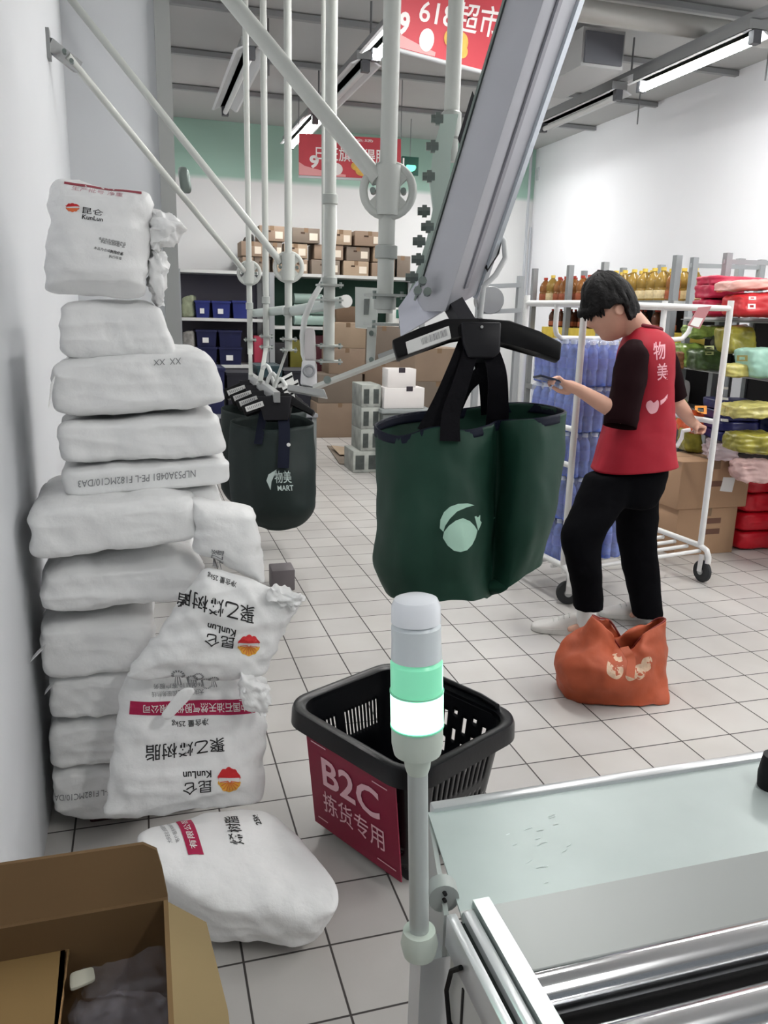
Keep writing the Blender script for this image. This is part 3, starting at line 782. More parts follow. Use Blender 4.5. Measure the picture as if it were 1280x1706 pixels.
for i, (x, y) in enumerate(((474, 628), (484, 640), (476, 656))):
    q = [at(x-14, y+6, d=4.3-.05*i), at(x+12, y-8, d=4.3-.05*i), at(x+16, y+8, d=4.3-.05*i), at(x-8, y+20, d=4.3-.05*i)]
    tg = obj('tag_plate', hexa(NB(), ext(q, FW*.012)), labelm, t)
    q2 = [lerp(q[0], q[3], .3), lerp(q[1], q[2], .3), lerp(q[1], q[2], .5), lerp(q[0], q[3], .5)]
    obj('stripe', hexa(NB(), ext([k-FW*.002 for k in q2], FW*.003)), black, tg)

# ------------------------------------------------------------------ near hanger and green bag
hang = thing('bag_hanger', 'black plastic bag hanger with white label holding the large near green bag', 'bag hanger', at(790, 540, d=2.25), 'black bag hangers')
HD = 2.2
q = [at(x, y, d=HD) for x, y in ((653, 566), (700, 546), (745, 530), (800, 529), (810, 556), (752, 560), (706, 580), (662, 597))]
b = poly_prism(NB(), q, FW*.06); bevel(b, .006); obj('bar', b, black, hang, angle=50)
q = [at(x, y, d=HD) for x, y in ((790, 529), (850, 533), (900, 552), (937, 570), (934, 600), (900, 588), (850, 570), (796, 562))]
b = poly_prism(NB(), q, FW*.06); bevel(b, .006); obj('bar', b, black, hang, angle=50)
q = [at(x, y, d=HD-.02) for x, y in ((768, 536), (836, 536), (834, 586), (824, 596), (780, 596), (772, 570))]
b = poly_prism(NB(), q, FW*.08); bevel(b, .006); obj('clamp', b, M('hanger_navy', (15, 14, 21), .5), hang, angle=50)
q = [at(x, y, d=HD-.004) for x, y in ((676, 570), (748, 543), (752, 564), (680, 590))]
lb = obj('label', bevel(hexa(NB(), ext([k-FW*.004 for k in q], FW*.008)), .0015), labelm, hang)
b = NB()
rr_ = random.Random(3)
for k in range(22):
    u = .34+k*.028; w = .004+.012*rr_.random()
    P_ = lambda a, v: lerp(lerp(q[0], q[1], a), lerp(q[3], q[2], a), v)-FW*.0058
    b.faces.new([b.verts.new(P_(*k2)) for k2 in ((u, .18), (u+w, .18), (u+w, .72), (u, .72))])
obj('barcode', b, ink_grey, lb, smooth=False)
obj('neck', bar(NB(), at(778, 545, d=HD+.05), at(752, 500, d=2.36), .05, .04), MATS['hanger_navy'], hang)
c = at(803, 545, d=HD-.022); obj('screw', cyl(NB(), c, c-FW*.004, .004, 10), steelm, hang)

greenm = M('bag_green', (20, 60, 46), .62, var=.25, scale=5, bump=.12, bscale=14)
navym = M('bag_trim', (22, 26, 42), .6, spec=.15)
strapm = M('strap_black', (14, 13, 18), .65, spec=.1, bump=.2, bscale=120)
def L3(pts): return [at(x, y, d=dd) for x, y, dd in pts]
fh_ = V((FW.x, FW.y, 0)).normalized()
bag = thing('shopping_bag', 'large dark green shopping bag with pale round leaf emblem hanging near', 'bag', at(780, 990, d=2.3), 'green bags on the hangers')
top = L3([(625, 712, 2.3), (665, 728, 2.2), (725, 712, 2.16), (775, 718, 2.16), (812, 710, 2.2), (830, 702, 2.27), (870, 700, 2.19), (910, 696, 2.19), (942, 686, 2.28), (905, 675, 2.44), (850, 672, 2.5), (770, 682, 2.52), (690, 688, 2.5), (645, 698, 2.42)])
r2 = L3([(627, 800, 2.3), (665, 805, 2.17), (725, 800, 2.14), (775, 800, 2.14), (812, 798, 2.2), (830, 795, 2.29), (868, 792, 2.17), (908, 785, 2.17), (938, 770, 2.28), (905, 765, 2.46), (850, 765, 2.54), (770, 775, 2.56), (690, 785, 2.52), (645, 790, 2.42)])
r3 = L3([(627, 885, 2.3), (668, 890, 2.15), (725, 890, 2.12), (772, 890, 2.12), (806, 888, 2.18), (824, 885, 2.29), (862, 880, 2.17), (900, 872, 2.17), (925, 858, 2.28), (900, 850, 2.46), (850, 850, 2.54), (770, 860, 2.56), (690, 868, 2.52), (645, 878, 2.42)])
r4 = L3([(623, 936, 2.3), (664, 950, 2.16), (722, 950, 2.13), (770, 948, 2.13), (804, 945, 2.19), (822, 942, 2.28), (856, 930, 2.19), (888, 918, 2.19), (908, 908, 2.3), (890, 895, 2.46), (840, 905, 2.52), (770, 920, 2.54), (690, 928, 2.5), (642, 932, 2.42)])
r5 = L3([(643, 986, 2.30), (672, 996, 2.2), (715, 1002, 2.16), (768, 1000, 2.16), (803, 998, 2.2), (818, 993, 2.28), (850, 978, 2.22), (882, 958, 2.24), (903, 938, 2.31), (880, 930, 2.44), (835, 945, 2.48), (770, 960, 2.5), (700, 970, 2.46), (655, 972, 2.4)])
gb = loft([top, r2, r3, r4, r5], 120, 48, True, cap1=True, amp=.009, freq=6, seed=5)
for v in gb.verts: v.co += V((fh_.x, fh_.y, 0))*(.009*noise.noise(V((v.co.x*16, v.co.y*16, v.co.z*2.2)))+.004*noise.noise(V((v.co.x*30, v.co.y*30, v.co.z*9))))
body = obj('body', gb, greenm, bag, angle=80); thicken(body, .003)
bmr = NB(); tube(bmr, [catmull(top, k/60, True) for k in range(60)], .0035, 8, closed=True); obj('rim', bmr, navym, bag)
inner = [[p+V((0, 0, .002)) for p in top], [lerp(p, r2[i], .16) for i, p in enumerate(top)]]
ib = loft([[p*1 for p in inner[0]], inner[1]], 84, 4, True); o = obj('hem', ib, navym, bag); thicken(o, .006)
def strap(name, pts, w, par, m=None, t=.004, nrm=None):
    """flat band through points (photo x, y, distance)"""
    P_ = [at(x, y, d=dd) for x, y, dd in pts]; b = NB(); rows = []
    n = 4*len(P_)
    C_ = [catmull(P_, k/(n-1), False) for k in range(n)]
    for i, c in enumerate(C_):
        tg_ = (C_[min(i+1, n-1)]-C_[max(i-1, 0)]).normalized(); s_ = tg_.cross(nrm or FW).normalized()
        ww = w if not isinstance(w, tuple) else w[0]+(w[1]-w[0])*i/(n-1)
        rows.append([b.verts.new(c+s_*ww/2-FW*t/2), b.verts.new(c-s_*ww/2-FW*t/2), b.verts.new(c-s_*ww/2+FW*t/2), b.verts.new(c+s_*ww/2+FW*t/2)])
    for A, B in zip(rows, rows[1:]):
        for k in range(4): b.faces.new((A[k], A[(k+1) % 4], B[(k+1) % 4], B[k]))
    b.faces.new(rows[0]); b.faces.new(rows[-1][::-1])
    return obj(name, b, m or strapm, par)
strap('strap', [(776, 566, 2.22), (760, 612, 2.2), (738, 668, 2.2), (712, 722, 2.19)], (.035, .06), bag)
strap('strap', [(786, 580, 2.2), (768, 640, 2.17), (752, 690, 2.16), (750, 735, 2.13)], (.04, .055), bag)
strap('strap', [(816, 580, 2.21), (828, 620, 2.2), (830, 670, 2.24), (828, 712, 2.28)], (.045, .066), bag)
strap('strap', [(824, 592, 2.28), (800, 622, 2.34), (775, 648, 2.4), (756, 690, 2.46)], .04, bag)
strap('strap', [(800, 590, 2.3), (812, 640, 2.4), (815, 690, 2.48)], .05, bag)
# leaf emblem
tb = bvh_of(body)
mint = M('print_mint', (176, 214, 196), .6)
def pbag(name, pts, m=mint, lift=.003):
    b = NB(); f = b.faces.new([b.verts.new(at(x, y, d=2.1)) for x, y in pts])
    lay_on(b, tb, at(*pts[0], d=1)-CAM, lift); return obj(name, b, m, bag, smooth=False)
def spline(pts, n=60): 
    P_ = [V((x, y, 0)) for x, y in pts]; return [catmull(P_, k/n, True).to_2d() for k in range(n)]
pbag('emblem', [(740, 886), (748, 876), (760, 867), (772, 863), (784, 868), (792, 876), (797, 884), (794, 896), (788, 908), (779, 917), (768, 920), (757, 918), (746, 909), (738, 896)])
pbag('emblem', [(733, 880), (734, 866), (740, 853), (750, 844), (764, 839), (780, 838), (792, 841), (778, 845), (762, 852), (750, 864), (742, 876), (739, 886)])
pbag('emblem', [(797, 884), (791, 860), (800, 858), (806, 849), (806, 862), (800, 878)])
for x0, y0, x1, y1 in ((806, 866, 820, 858), (808, 874, 826, 860), (812, 884, 816, 874)):
    pbag('emblem_stroke', [(x0, y0), (x1, y1), (x1+1, y1+2), (x0+1, y0+2)], M('print_mint_dim', (96, 140, 120), .6))

# ------------------------------------------------------------------ far hangers and bags
dkgreen = M('bag_dark_green', (22, 36, 34), .62, var=.2, scale=6, bump=.12, bscale=14)
def far_bag(dx, dy, dd, label, printed=True):
    def f(pts): return [at(x+dx, y+dy, d=d_+dd) for x, y, d_ in pts]
    t = thing('shopping_bag', label, 'bag', at(450+dx, 885+dy, d=4.05+dd), 'green bags on the hangers')
    top = f([(384, 702, 4.1), (415, 712, 3.98), (452, 716, 3.94), (490, 712, 3.95), (524, 706, 4.05), (495, 692, 4.2), (450, 690, 4.25), (410, 694, 4.2)])
    m1 = f([(380, 770, 4.1), (415, 780, 3.93), (452, 784, 3.9), (490, 782, 3.92), (525, 772, 4.05), (495, 765, 4.25), (450, 765, 4.3), (410, 768, 4.22)])
    m2 = f([(386, 835, 4.1), (418, 848, 3.94), (455, 852, 3.9), (495, 850, 3.92), (527, 838, 4.05), (495, 830, 4.25), (450, 830, 4.3), (412, 832, 4.22)])
    bt = f([(408, 862, 4.1), (430, 876, 4.02), (456, 884, 4.0), (490, 880, 4.0), (514, 862, 4.06), (495, 858, 4.18), (450, 860, 4.2), (425, 860, 4.16)])
    bd = obj('body', loft([top, m1, m2, bt], 60, 22, True, cap1=True, amp=.009, freq=7, seed=dx), dkgreen, t, angle=80); thicken(bd, .003)
    for pts in ([(470, 676, 3.98), (474, 720, 3.93), (472, 780, 3.88)], [(440, 680, 3.98), (436, 705, 3.96), (430, 740, 3.92)]):
        strap('strap', [(x+dx, y+dy, d_+dd) for x, y, d_ in pts], .055 if pts[0][0] == 470 else .04, t, navym)
    return t, bd
fb1, fbb = far_bag(0, 0, 0, 'dark green bag with white print hanging behind the white sacks')
far_bag(-16, -22, .8, 'second green bag mostly hidden behind the printed far one')
tf = bvh_of(fbb)
def pf(name, bm, corners, m=white_ink):
    fit(bm, 1, 1); quadmap(bm, *[at(*p, d=3.7) for p in corners]); lay_on(bm, tf, at(*corners[0], d=1)-CAM, .003); return obj(name, bm, m, fb1, smooth=False)
faint = M('print_faint', (186, 200, 196), .6)
pf('lettering', text_bm('物美', 1, .008), [(457, 784), (486, 784), (488, 806), (458, 806)], faint)
pf('lettering', text_bm('MART', 1, .02), [(462, 809), (490, 808), (491, 818), (463, 818)], faint)
b = NB(); b.faces.new([b.verts.new((x, y, 0)) for x, y in ((0, .5), (-.4, .25), (-.5, -.05), (-.3, -.5), (-.25, -.1), (-.1, .25))]); pf('emblem', b, [(444, 782), (462, 782), (462, 818), (444, 818)], faint)
q = at(481, 741, d=3.86); obj('snap_button', lathe(NB(), [(.001, -.004), (.009, -.003), (.009, .003), (.001, .004)], q, FW), labelm, fb1)
for i in range(4):
    dx, dy, dd = -10*i, -9*i, .33*i
    lab = ('front black hanger of the far row, above the printed bag', 'second black hanger of the far row, its label right behind the front one', 'third black hanger of the far row, label strip partly covered', 'last black hanger of the far row, only its label edge showing')[i]
    t = thing('bag_hanger', lab, 'bag hanger', at(450+dx, 676+dy, d=3.95+dd), 'black bag hangers')
    def f(pts, d_=3.95): return [at(x+dx, y+dy, d=d_+dd) for x, y in pts]
    b = poly_prism(NB(), f([(402, 676), (440, 660), (480, 654), (524, 684), (520, 692), (480, 670), (444, 680), (408, 692)]), FW*.07); bevel(b, .004)
    obj('bar', b, black, t, angle=50)
    b = poly_prism(NB(), f([(428, 660), (486, 660), (480, 700), (440, 700)], 3.94), FW*.08); bevel(b, .004); obj('clamp', b, MATS['hanger_navy'], t, angle=50)
    q = f([(408, 678), (437, 668), (440, 676), (411, 686)], 3.93)
    lb = obj('label', hexa(NB(), ext(q, FW*.01)), labelm, t)
    b = NB()
    for k in range(8):
        u = .12+k*.1
        b.faces.new([b.verts.new(lerp(lerp(q[0], q[1], a), lerp(q[3], q[2], a), v)-FW*.002) for a, v in ((u, .25), (u+.04, .25), (u+.04, .75), (u, .75))])
    obj('barcode', b, ink_grey, lb, smooth=False)

# rail that carries the far hangers
t = thing('carrier_rail', 'grey rail under the far pipes that carries the far hangers', 'rail', at(450, 640, d=4.2))
obj('rail', bar(NB(), at(462, 662, d=3.9), at(418, 628, d=5.0), .03, .05), steelm, t)
for x, y, p_ in ((462, 640, P3), (440, 630, P2), (424, 620, P1)):
    obj('drop_bracket', bar(NB(), V((p_.x, p_.y, p_.z+.03)), at(x-6, y+6, d=4.3), .022, .012), pipem, t)
# ------------------------------------------------------------------ black basket with the crimson sign
basketm = M('basket_black', (12, 13, 17), .32, bump=.05, bscale=60)
bc = V((.64, 1.9, 0)); bu = V((.463, -.886, 0)); bv = V((.886, .463, 0))
def bp_(x, y, z): return bc+bu*x+bv*y+V((0, 0, z))
def rrect(hx, hy, r, n=14):
    out = []
    for cx, cy, a0 in ((hx-r, hy-r, 0), (-hx+r, hy-r, 90), (-hx+r, -hy+r, 180), (hx-r, -hy+r, 270)):
        for k in range(n+1):
            a = math.radians(a0+90*k/n); out.append((cx+r*math.cos(a), cy+r*math.sin(a)))
    return out
def resample(P, n):
    P = [V((x, y, 0)) for x, y in P]; P.append(P[0]); L = [0]
    for a, b in zip(P, P[1:]): L.append(L[-1]+(b-a).length)
    out = []; j = 0
    for k in range(n):
        s = L[-1]*k/n
        while L[j+1] < s: j += 1
        f = (s-L[j])/max(1e-9, L[j+1]-L[j]); q = P[j].lerp(P[j+1], f); out.append((q.x, q.y))
    return out
basket = thing('shopping_basket', 'black plastic shopping basket on the floor with crimson sign on its front', 'basket', bc)
NU_, NZ = 216, 30
ZB, ZT = .055, .375
def wall_hx(z):
    k = (z-ZB)/(ZT-ZB); return .19+.035*k, .15+.045*k
b = NB(); grid = []
for j in range(NZ):
    z = ZB+(ZT-ZB)*j/(NZ-1); hx, hy = wall_hx(z)
    grid.append([(x, y, z) for x, y in resample(rrect(hx, hy, .06), NU_)])
gv = [[b.verts.new(bp_(*p)) for p in row] for row in grid]
for j in range(NZ-1):
    for k in range(NU_):
        x = (grid[j][k][0]+grid[j][(k+1) % NU_][0])/2; y = (grid[j][k][1]+grid[j][(k+1) % NU_][1])/2; z = (grid[j][k][2]+grid[j+1][k][2])/2
        hx, hy = wall_hx(z)
        hole = False
        if x < -hx+.02 and -.1 < y < .11 and .22 < z < .30:
            hole = (k % 2 == 0) and not (-.045 < y < -.025)
        if y > hy-.02 and abs(x) < .16:
            if .17 < z < .33: hole = (k % 5 < 2) and ((int(z*25)+(k//5)) % 2 == 0)
        if y < -hy+.02 and abs(x) < .16 and .10 < z < .26 and x > .13: hole = k % 2 == 0
        if x > hx-.02 and abs(y) < .11 and .1 < z < .3: hole = (k % 3 == 0) and (int(z*30) % 3 > 0)
        if not hole: b.faces.new((gv[j][k], gv[j][(k+1) % NU_], gv[j+1][(k+1) % NU_], gv[j+1][k]))
o = obj('wall', b, basketm, basket, angle=30); thicken(o, .004)
b = NB(); b.faces.new([b.verts.new(bp_(x, y, ZB)) for x, y in rrect(.19, .15, .06)]); o = obj('bottom', b, basketm, basket); thicken(o, .005)
# rim: flat lip, turned-down skirt
b = NB(); rows = []
for dx, z in ((0, .36), (0, .378), (.012, .385), (.03, .383), (.034, .372), (.036, .335), (.031, .335), (.028, .368), (.008, .372)):
    rows.append([b.verts.new(bp_(x, y, z)) for x, y in resample(rrect(.222+dx, .192+dx, .065+dx*.7), 120)])
for A, B in zip(rows, rows[1:]+rows[:1]):
    for k in range(120): b.faces.new((A[k], A[(k+1) % 120], B[(k+1) % 120], B[k]))
obj('rim', b, basketm, basket, angle=45)
for x, y in ((-.15, -.11), (.15, -.11), (.15, .11), (-.15, .11)):
    cst = obj('castor', cyl(NB(), bp_(x, y-.012, .026), bp_(x, y+.012, .026), .026, 18), M('rubber_grey', (48, 48, 52), .6), basket)
    bb = NB(); box(bb, bp_(x, y, .05), (.03, .03, .03)); obj('fork', bb, basketm, cst)
# folded handle lying along the rim
obj('handle', tube(NB(), [bp_(x, y, .392) for x, y in ((-.17, .2), (-.1, .214), (.1, .214), (.17, .2))], .008, 10), basketm, basket)
signm = M('sign_crimson', (138, 26, 58), .45)
signp = M('sign_print', (236, 190, 200), .5)
sx0, sx1 = -.15, .19
def sg(u, v, k=0.0):
    z = .345-.30*v; hx, hy = wall_hx(z); x = sx0+(sx1-sx0)*u
    return bp_(x, -.2-.012-k-.012*(0) + (.035*v), z)
b = NB()
outl = [(0, 0), (.27, 0), (.30, .055), (.37, .06), (.40, 0), (1, 0), (1, 1), (0, 1)]
poly_prism(b, [sg(u, v, .004) for u, v in outl], bv*.004)
sign = obj('sign', b, signm, basket, angle=30)
def sgtext(s, u0, v0, u1, v1, bold):
    q = fit(text_bm(s, 1, bold), 1, 1); quadmap(q, sg(u0, v0, .006), sg(u1, v0, .006), sg(u1, v1, .006), sg(u0, v1, .006)); obj('lettering', q, signp, sign, smooth=False)
sgtext('B2C', .17, .20, .82, .50, .02)
sgtext('拣货专用', .15, .56, .85, .79, .004)
for u0, u1, v in ((.06, .24, .09), (.76, .92, .12), (.76, .96, .9), (.06, .18, .9)):
    q = NB(); q.faces.new([q.verts.new(sg(*k, .006)) for k in ((u0, v), (u1, v), (u1, v+.012), (u0, v+.012))]); obj('line_print', q, signp, sign, smooth=False)

# ------------------------------------------------------------------ signal lamp on its pole
A0, A1 = at(693, 990, d=.815), at(699, 1572, d=.90)
ax = (A1-A0).normalized(); LL = (A1-A0).length
def axp(y): return (y-990)/582*LL
lamp = thing('signal_lamp', 'signal lamp glowing green on a pale pole fixed to the roller conveyor', 'signal lamp', A1)
clear = M('lens_clear', (214, 220, 228), .25, trans=.0, bump=.0, alpha=.82)
lensg = M('lens_green', (128, 216, 176), .3, emit=.3)
lensw = M('lens_lit', (180, 250, 218), .3, emit=1.5)
basem = M('lamp_base', (196, 206, 196), .4)
R0 = .0272
def seg_(name, y0, y1, r0, r1, m, rnd=False):
    h0, h1 = axp(y0), axp(y1)
    prof = [(r0*.001, h0), (r0*.9, h0+.0005), (r0, h0+.004), (r0, (h0+h1)/2), (r1, h1-.0008), (r1*.001, h1)]
    if rnd: prof = [(r0*.001, h0), (r0*.6, h0+.0008), (r0*.88, h0+.0035), (r0, h0+.01), (r1, h1-.0008), (r1*.001, h1)]
    return obj(name, lathe(NB(), prof, A0, ax, 40), m, lamp, angle=35)
seg_('cap', 992, 1032, R0*.92, R0*.94, M('lens_cap', (238, 242, 248), .25), True)
seg_('lens', 1032, 1088, R0*.94, R0*.97, M('lens_grey', (212, 220, 224), .3))
seg_('lens', 1088, 1138, R0, R0, lensg)
seg_('lens', 1138, 1192, R0*1.02, R0*1.02, lensw)
for y in (1138, 1193): obj('ring', lathe(NB(), [(R0*.98, axp(y)-.001), (R0*1.04, axp(y)-.0008), (R0*1.04, axp(y)+.0012), (R0*.98, axp(y)+.0014)], A0, ax, 40), M('ring_green', (150, 232, 196), .4), lamp)
b = lathe(NB(), [(.001, axp(1192)), (R0*1.0, axp(1193)), (R0*1.0, axp(1222)), (R0*.92, axp(1238)), (R0*.55, axp(1246)), (R0*.5, axp(1262)), (R0*.42, axp(1272)), (.001, axp(1274))], A0, ax, 40); obj('base', b, basem, lamp)
b = lathe(NB(), [(.001, axp(1268)), (R0*.4, axp(1269)), (R0*.4, axp(1560)), (.001, axp(1562))], A0, ax, 26); obj('pole', b, M('pole_paint', (176, 182, 180), .35, .2), lamp)
b = lathe(NB(), [(.001, axp(1545)), (.018, axp(1547)), (.021, axp(1570)), (.018, axp(1590)), (.001, axp(1594))], A0, ax, 26); obj('foot', b, basem, lamp)
lp = bpy.data.lights.new('lamp_glow', 'POINT'); lp.energy = .2; lp.color = (.5, 1, .78); lp.shadow_soft_size = .03
lo = bpy.data.objects.new('lamp_glow', lp); COL.objects.link(lo); lo.parent = lamp; lo.location = lerp(A0, A1, (1165-990)/582)-A1+V((.05, .05, 0))

# ------------------------------------------------------------------ roller conveyor at lower right
sheetm = M('conveyor_sheet', (176, 186, 184), .38, .25, var=.06, scale=9)
chrome = M('chrome', (225, 226, 228), .16, 1.0)
alum = M('aluminium', (214, 216, 218), .3, .6)
dark = M('belt_dark', (28, 27, 28), .6)
sidem = M('conveyor_grey', (168, 172, 170), .45, .2)
CZ, X0, X1, YF_ = .78, .30, 1.06, .90
conv = thing('roller_conveyor', 'grey metal roller conveyor in the lower right corner with chrome rollers', 'conveyor', (.65, .6, 0))
b = NB(); hexa(b, [(.352, .897, CZ-.02), (X1, .897, CZ-.02), (X1, .915, CZ-.02), (.352, .915, CZ-.02), (.352, .897, CZ+.006), (X1, .897, CZ+.006), (X1, .915, CZ+.006), (.352, .915, CZ+.006)]); bevel(b, .003)
obj('end_rail', b, alum, conv)
b = NB(); hexa(b, [(.318, .715, CZ-.003), (X1, .715, CZ-.003), (X1, .9, CZ-.003), (.345, .9, CZ-.003), (.318, .715, CZ), (X1, .715, CZ), (X1, .9, CZ), (.345, .9, CZ)])
sh_ = obj('cover_sheet', b, sheetm, conv)
rs = random.Random(11)
for k in range(16):
    x, y = .42+rs.random()*.08, .73+rs.random()*.12; a = rs.random()*.8
    q = NB(); d_ = V((math.cos(a), math.sin(a)*.4, 0)); l = .006+.012*rs.random()
    q.faces.new([q.verts.new(V((x, y, CZ+.0005))+w) for w in (V((0, 0, 0)), d_*l, d_*l+V((0, .0015, 0)), V((0, .0015, 0)))]); obj('scuff', q, M('scuff_pale', (214, 222, 220), .6), sh_, smooth=False)
b = NB(); hexa(b, [(.318, .660, CZ-.05), (X1, .660, CZ-.05), (X1, .715, CZ-.003), (.318, .715, CZ-.003), (.318, .660, CZ-.045), (X1, .660, CZ-.045), (X1, .715, CZ), (.318, .715, CZ)]); obj('slope_plate', b, M('slope_grey', (160, 163, 161), .4, .25), conv)
for y in (.612, .535, .458, .381):
    r_ = obj('roller', cyl(NB(), (.345, y, CZ-.028), (X1, y, CZ-.028), .0235, 32), chrome, conv)
    obj('axle', cyl(NB(), (.33, y, CZ-.028), (.345, y, CZ-.028), .006, 10), dark, r_)
b = NB(); bbox(b, (.335, .3, CZ-.075), (X1, .66, CZ-.062)); obj('bed', b, dark, conv)
for y in (.573, .496): obj('belt_guide', bbox(NB(), (.36, y-.012, CZ-.06), (X1, y+.010, CZ-.052)), M('guide_grey', (86, 86, 88), .4, .5), conv)
# side profile with slot, inner guard
b = NB(); bbox(b, (.300, .25, CZ-.04), (.312, .712, CZ+.002)); bevel(b, .0015); obj('side_profile', b, alum, conv)
b = NB(); bbox(b, (.320, .25, CZ-.04), (.333, .712, CZ+.002)); bevel(b, .0015); obj('side_profile', b, alum, conv)
obj('slot', bbox(NB(), (.312, .25, CZ-.03), (.320, .708, CZ-.008)), dark, conv)
b = NB(); hexa(b, [(.336, .25, CZ-.06), (.342, .25, CZ-.06), (.356, .25, CZ+.006), (.336, .25, CZ+.006), (.336, .722, CZ-.06), (.342, .722, CZ-.06), (.356, .722, CZ+.006), (.336, .722, CZ+.006)]); obj('inner_guard', b, M('guard_pale', (206, 214, 212), .28, .5), conv)
b = NB(); poly_prism(b, [(.345, .9, CZ-.004), (.300, .718, CZ-.004), (.300, .718, CZ-.16), (.345, .9, CZ-.16)], (.006, 0, 0)); obj('end_cheek', b, sidem, conv)
b = NB(); bbox(b, (.303, .25, .42), (.312, .70, CZ-.04)); sp_ = obj('side_panel', b, M('panel_pale', (196, 198, 196), .45, .1), conv)
for y in (.66, .56): obj('panel_seam', bbox(NB(), (.3015, y-.002, .44), (.3035, y+.002, CZ-.05)), dark, sp_)
obj('panel_seam', bbox(NB(), (.3015, .25, .655), (.3035, .69, .66)), dark, sp_)
obj('cable', tube(NB(), [at(x, y, X=.297) for x, y in ((768, 1612), (752, 1618), (744, 1650), (750, 1720), (752, 1760))], .0028, 8), black, conv)
for x, y in ((.292, .735), (X1-.03, .86), (.31, .3), (X1-.03, .3)):
    lg = obj('leg', bbox(NB(), (x-.018, y-.018, .015), (x+.018, y+.018, CZ-.06)), alum, conv)
    obj('foot', cyl(NB(), (x, y, 0), (x, y, .016), .028, 18), dark, lg)
q = at(740, 1498, d=.93)
br_ = obj('pole_bracket', cyl(NB(), q, q+V((.004, .02, 0)), .018, 20), sidem, conv)
for k in range(3): obj('bolt', cyl(NB(), q+V((0, -.004, .009*(k-1))), q+V((0, .004, .009*(k-1))), .0025, 8), dark, br_)
b = NB(); kq = at(1290, 1290, Z=CZ+.02); lathe(b, [(.001, -.03), (.02, -.028), (.022, 0), (.018, .03), (.001, .032)], kq, V((0, 0, 1)), 20); obj('knob', b, black, conv)

# ------------------------------------------------------------------ open carton at lower left
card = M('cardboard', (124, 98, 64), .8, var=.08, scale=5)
card_shade = M('cardboard_shade', (104, 80, 52), .85, var=.08, scale=5)  # darker copy of the cardboard; the carton's shade is in the colour
edge_c = M('cardboard_edge', (164, 128, 88), .85, var=.3, scale=120)
bx0, bx1, by0, by1, bz = -.293, .002, .42, .985, .65
ctn = thing('open_carton', 'open brown carton in the lower left corner with clear plastic wrap inside', 'carton', ((bx0+bx1)/2, .7, 0))
tk = .006
obj('back_wall', bbox(NB(), (bx0, by1-tk, 0), (bx1, by1, bz)), card_shade, ctn)
obj('side_wall', bbox(NB(), (bx1-tk, by0, 0), (bx1, by1-tk, bz)), card, ctn)
obj('side_wall', bbox(NB(), (bx0, by0, 0), (bx0+tk, by1-tk, bz)), card, ctn)
obj('front_wall', bbox(NB(), (bx0+tk, by0, 0), (bx1-tk, by0+tk, bz)), card, ctn)
obj('bottom', bbox(NB(), (bx0+tk, by0+tk, 0), (bx1-tk, by1-tk, tk)), card, ctn)
fl_ = [(bx0, by1, bz), (bx1, by1, bz), (bx1-.006, by1+.022, bz+.03), (bx1-.012, by1+.035, bz+.05), (bx1-.03, by1+.042, bz+.058), (bx0, by1+.045, bz+.058)]
obj('back_flap', poly_prism(NB(), fl_, (0, .006, 0)), card_shade, ctn, angle=30)
sf = [(bx1, by1-.01, bz), (bx1, by0, bz), (bx1+.062, by0, bz-.02), (bx1+.062, .80, bz-.022), (bx1+.048, .94, bz-.014)]
obj('side_flap', poly_prism(NB(), sf, (0, 0, -.005)), M('cardboard_lit', (146, 126, 90), .8, var=.06, scale=5), ctn, angle=30)  # paler copy of the cardboard; light on the flap is in its colour
pz = .60
pt = [at(-40, 1545, Z=pz), at(112, 1512, Z=pz), at(118, 1565, Z=pz), at(106, 1640, Z=pz), at(95, 1720, Z=pz), at(-40, 1740, Z=pz)]
ins = obj('inner_sheet', poly_prism(NB(), pt, (0, 0, -.006)), M('cardboard_sheet', (132, 106, 66), .8, var=.05, scale=6), ctn, angle=30)
b = NB(); rs = random.Random(4); n = 14
top_ = [lerp(pt[1], pt[4], k/n)+V((.004*rs.random()+.002, 0, 0)) for k in range(n+1)]
poly_prism(b, top_+[lerp(pt[4], pt[1], k/n)-V((.004, 0, 0)) for k in range(n+1)], (0, 0, -.0075)); obj('torn_edge', b, edge_c, ins)
wrapm = M('clear_wrap', (200, 196, 206), .08, alpha=.2, spec=.8, bump=.3, bscale=14)
for i, (pp, z, dz) in enumerate((([(122, 1562), (292, 1548), (296, 1650), (118, 1660)], .575, .1), ([(112, 1640), (296, 1630), (300, 1760), (100, 1770)], .56, .12))):
    c = [at(x, y, Z=z) for x, y in pp]
    w_ = tag(obj('plastic_wrap', sack(c+[k-V((0, 0, dz)) for k in c], n=22, p=5, amp=.012, freq=16, seed=90+i, wr=.02), wrapm, base=True, angle=70), ('clear crumpled plastic wrap at the far end inside the open carton', 'clear crumpled plastic wrap at the near end inside the open carton')[i], 'plastic wrap', 'plastic wrap in the open carton')
c = [at(x, y, Z=.585) for x, y in ((116, 1620), (156, 1608), (160, 1630), (116, 1648))]
tag(obj('paper_scrap', sack(ext(c, (0, 0, -.006)), n=8, p=6, amp=.002), M('paper_scrap', (196, 194, 180), .6), base=True), 'small pale paper scrap on the plastic wrap inside the carton', 'paper')
obj('contents_block', bbox(NB(), (-.19, .5, .3), (bx1-.012, .95, .47)), M('contents_mauve', (92, 84, 92), .6, var=.3, scale=18), ctn)

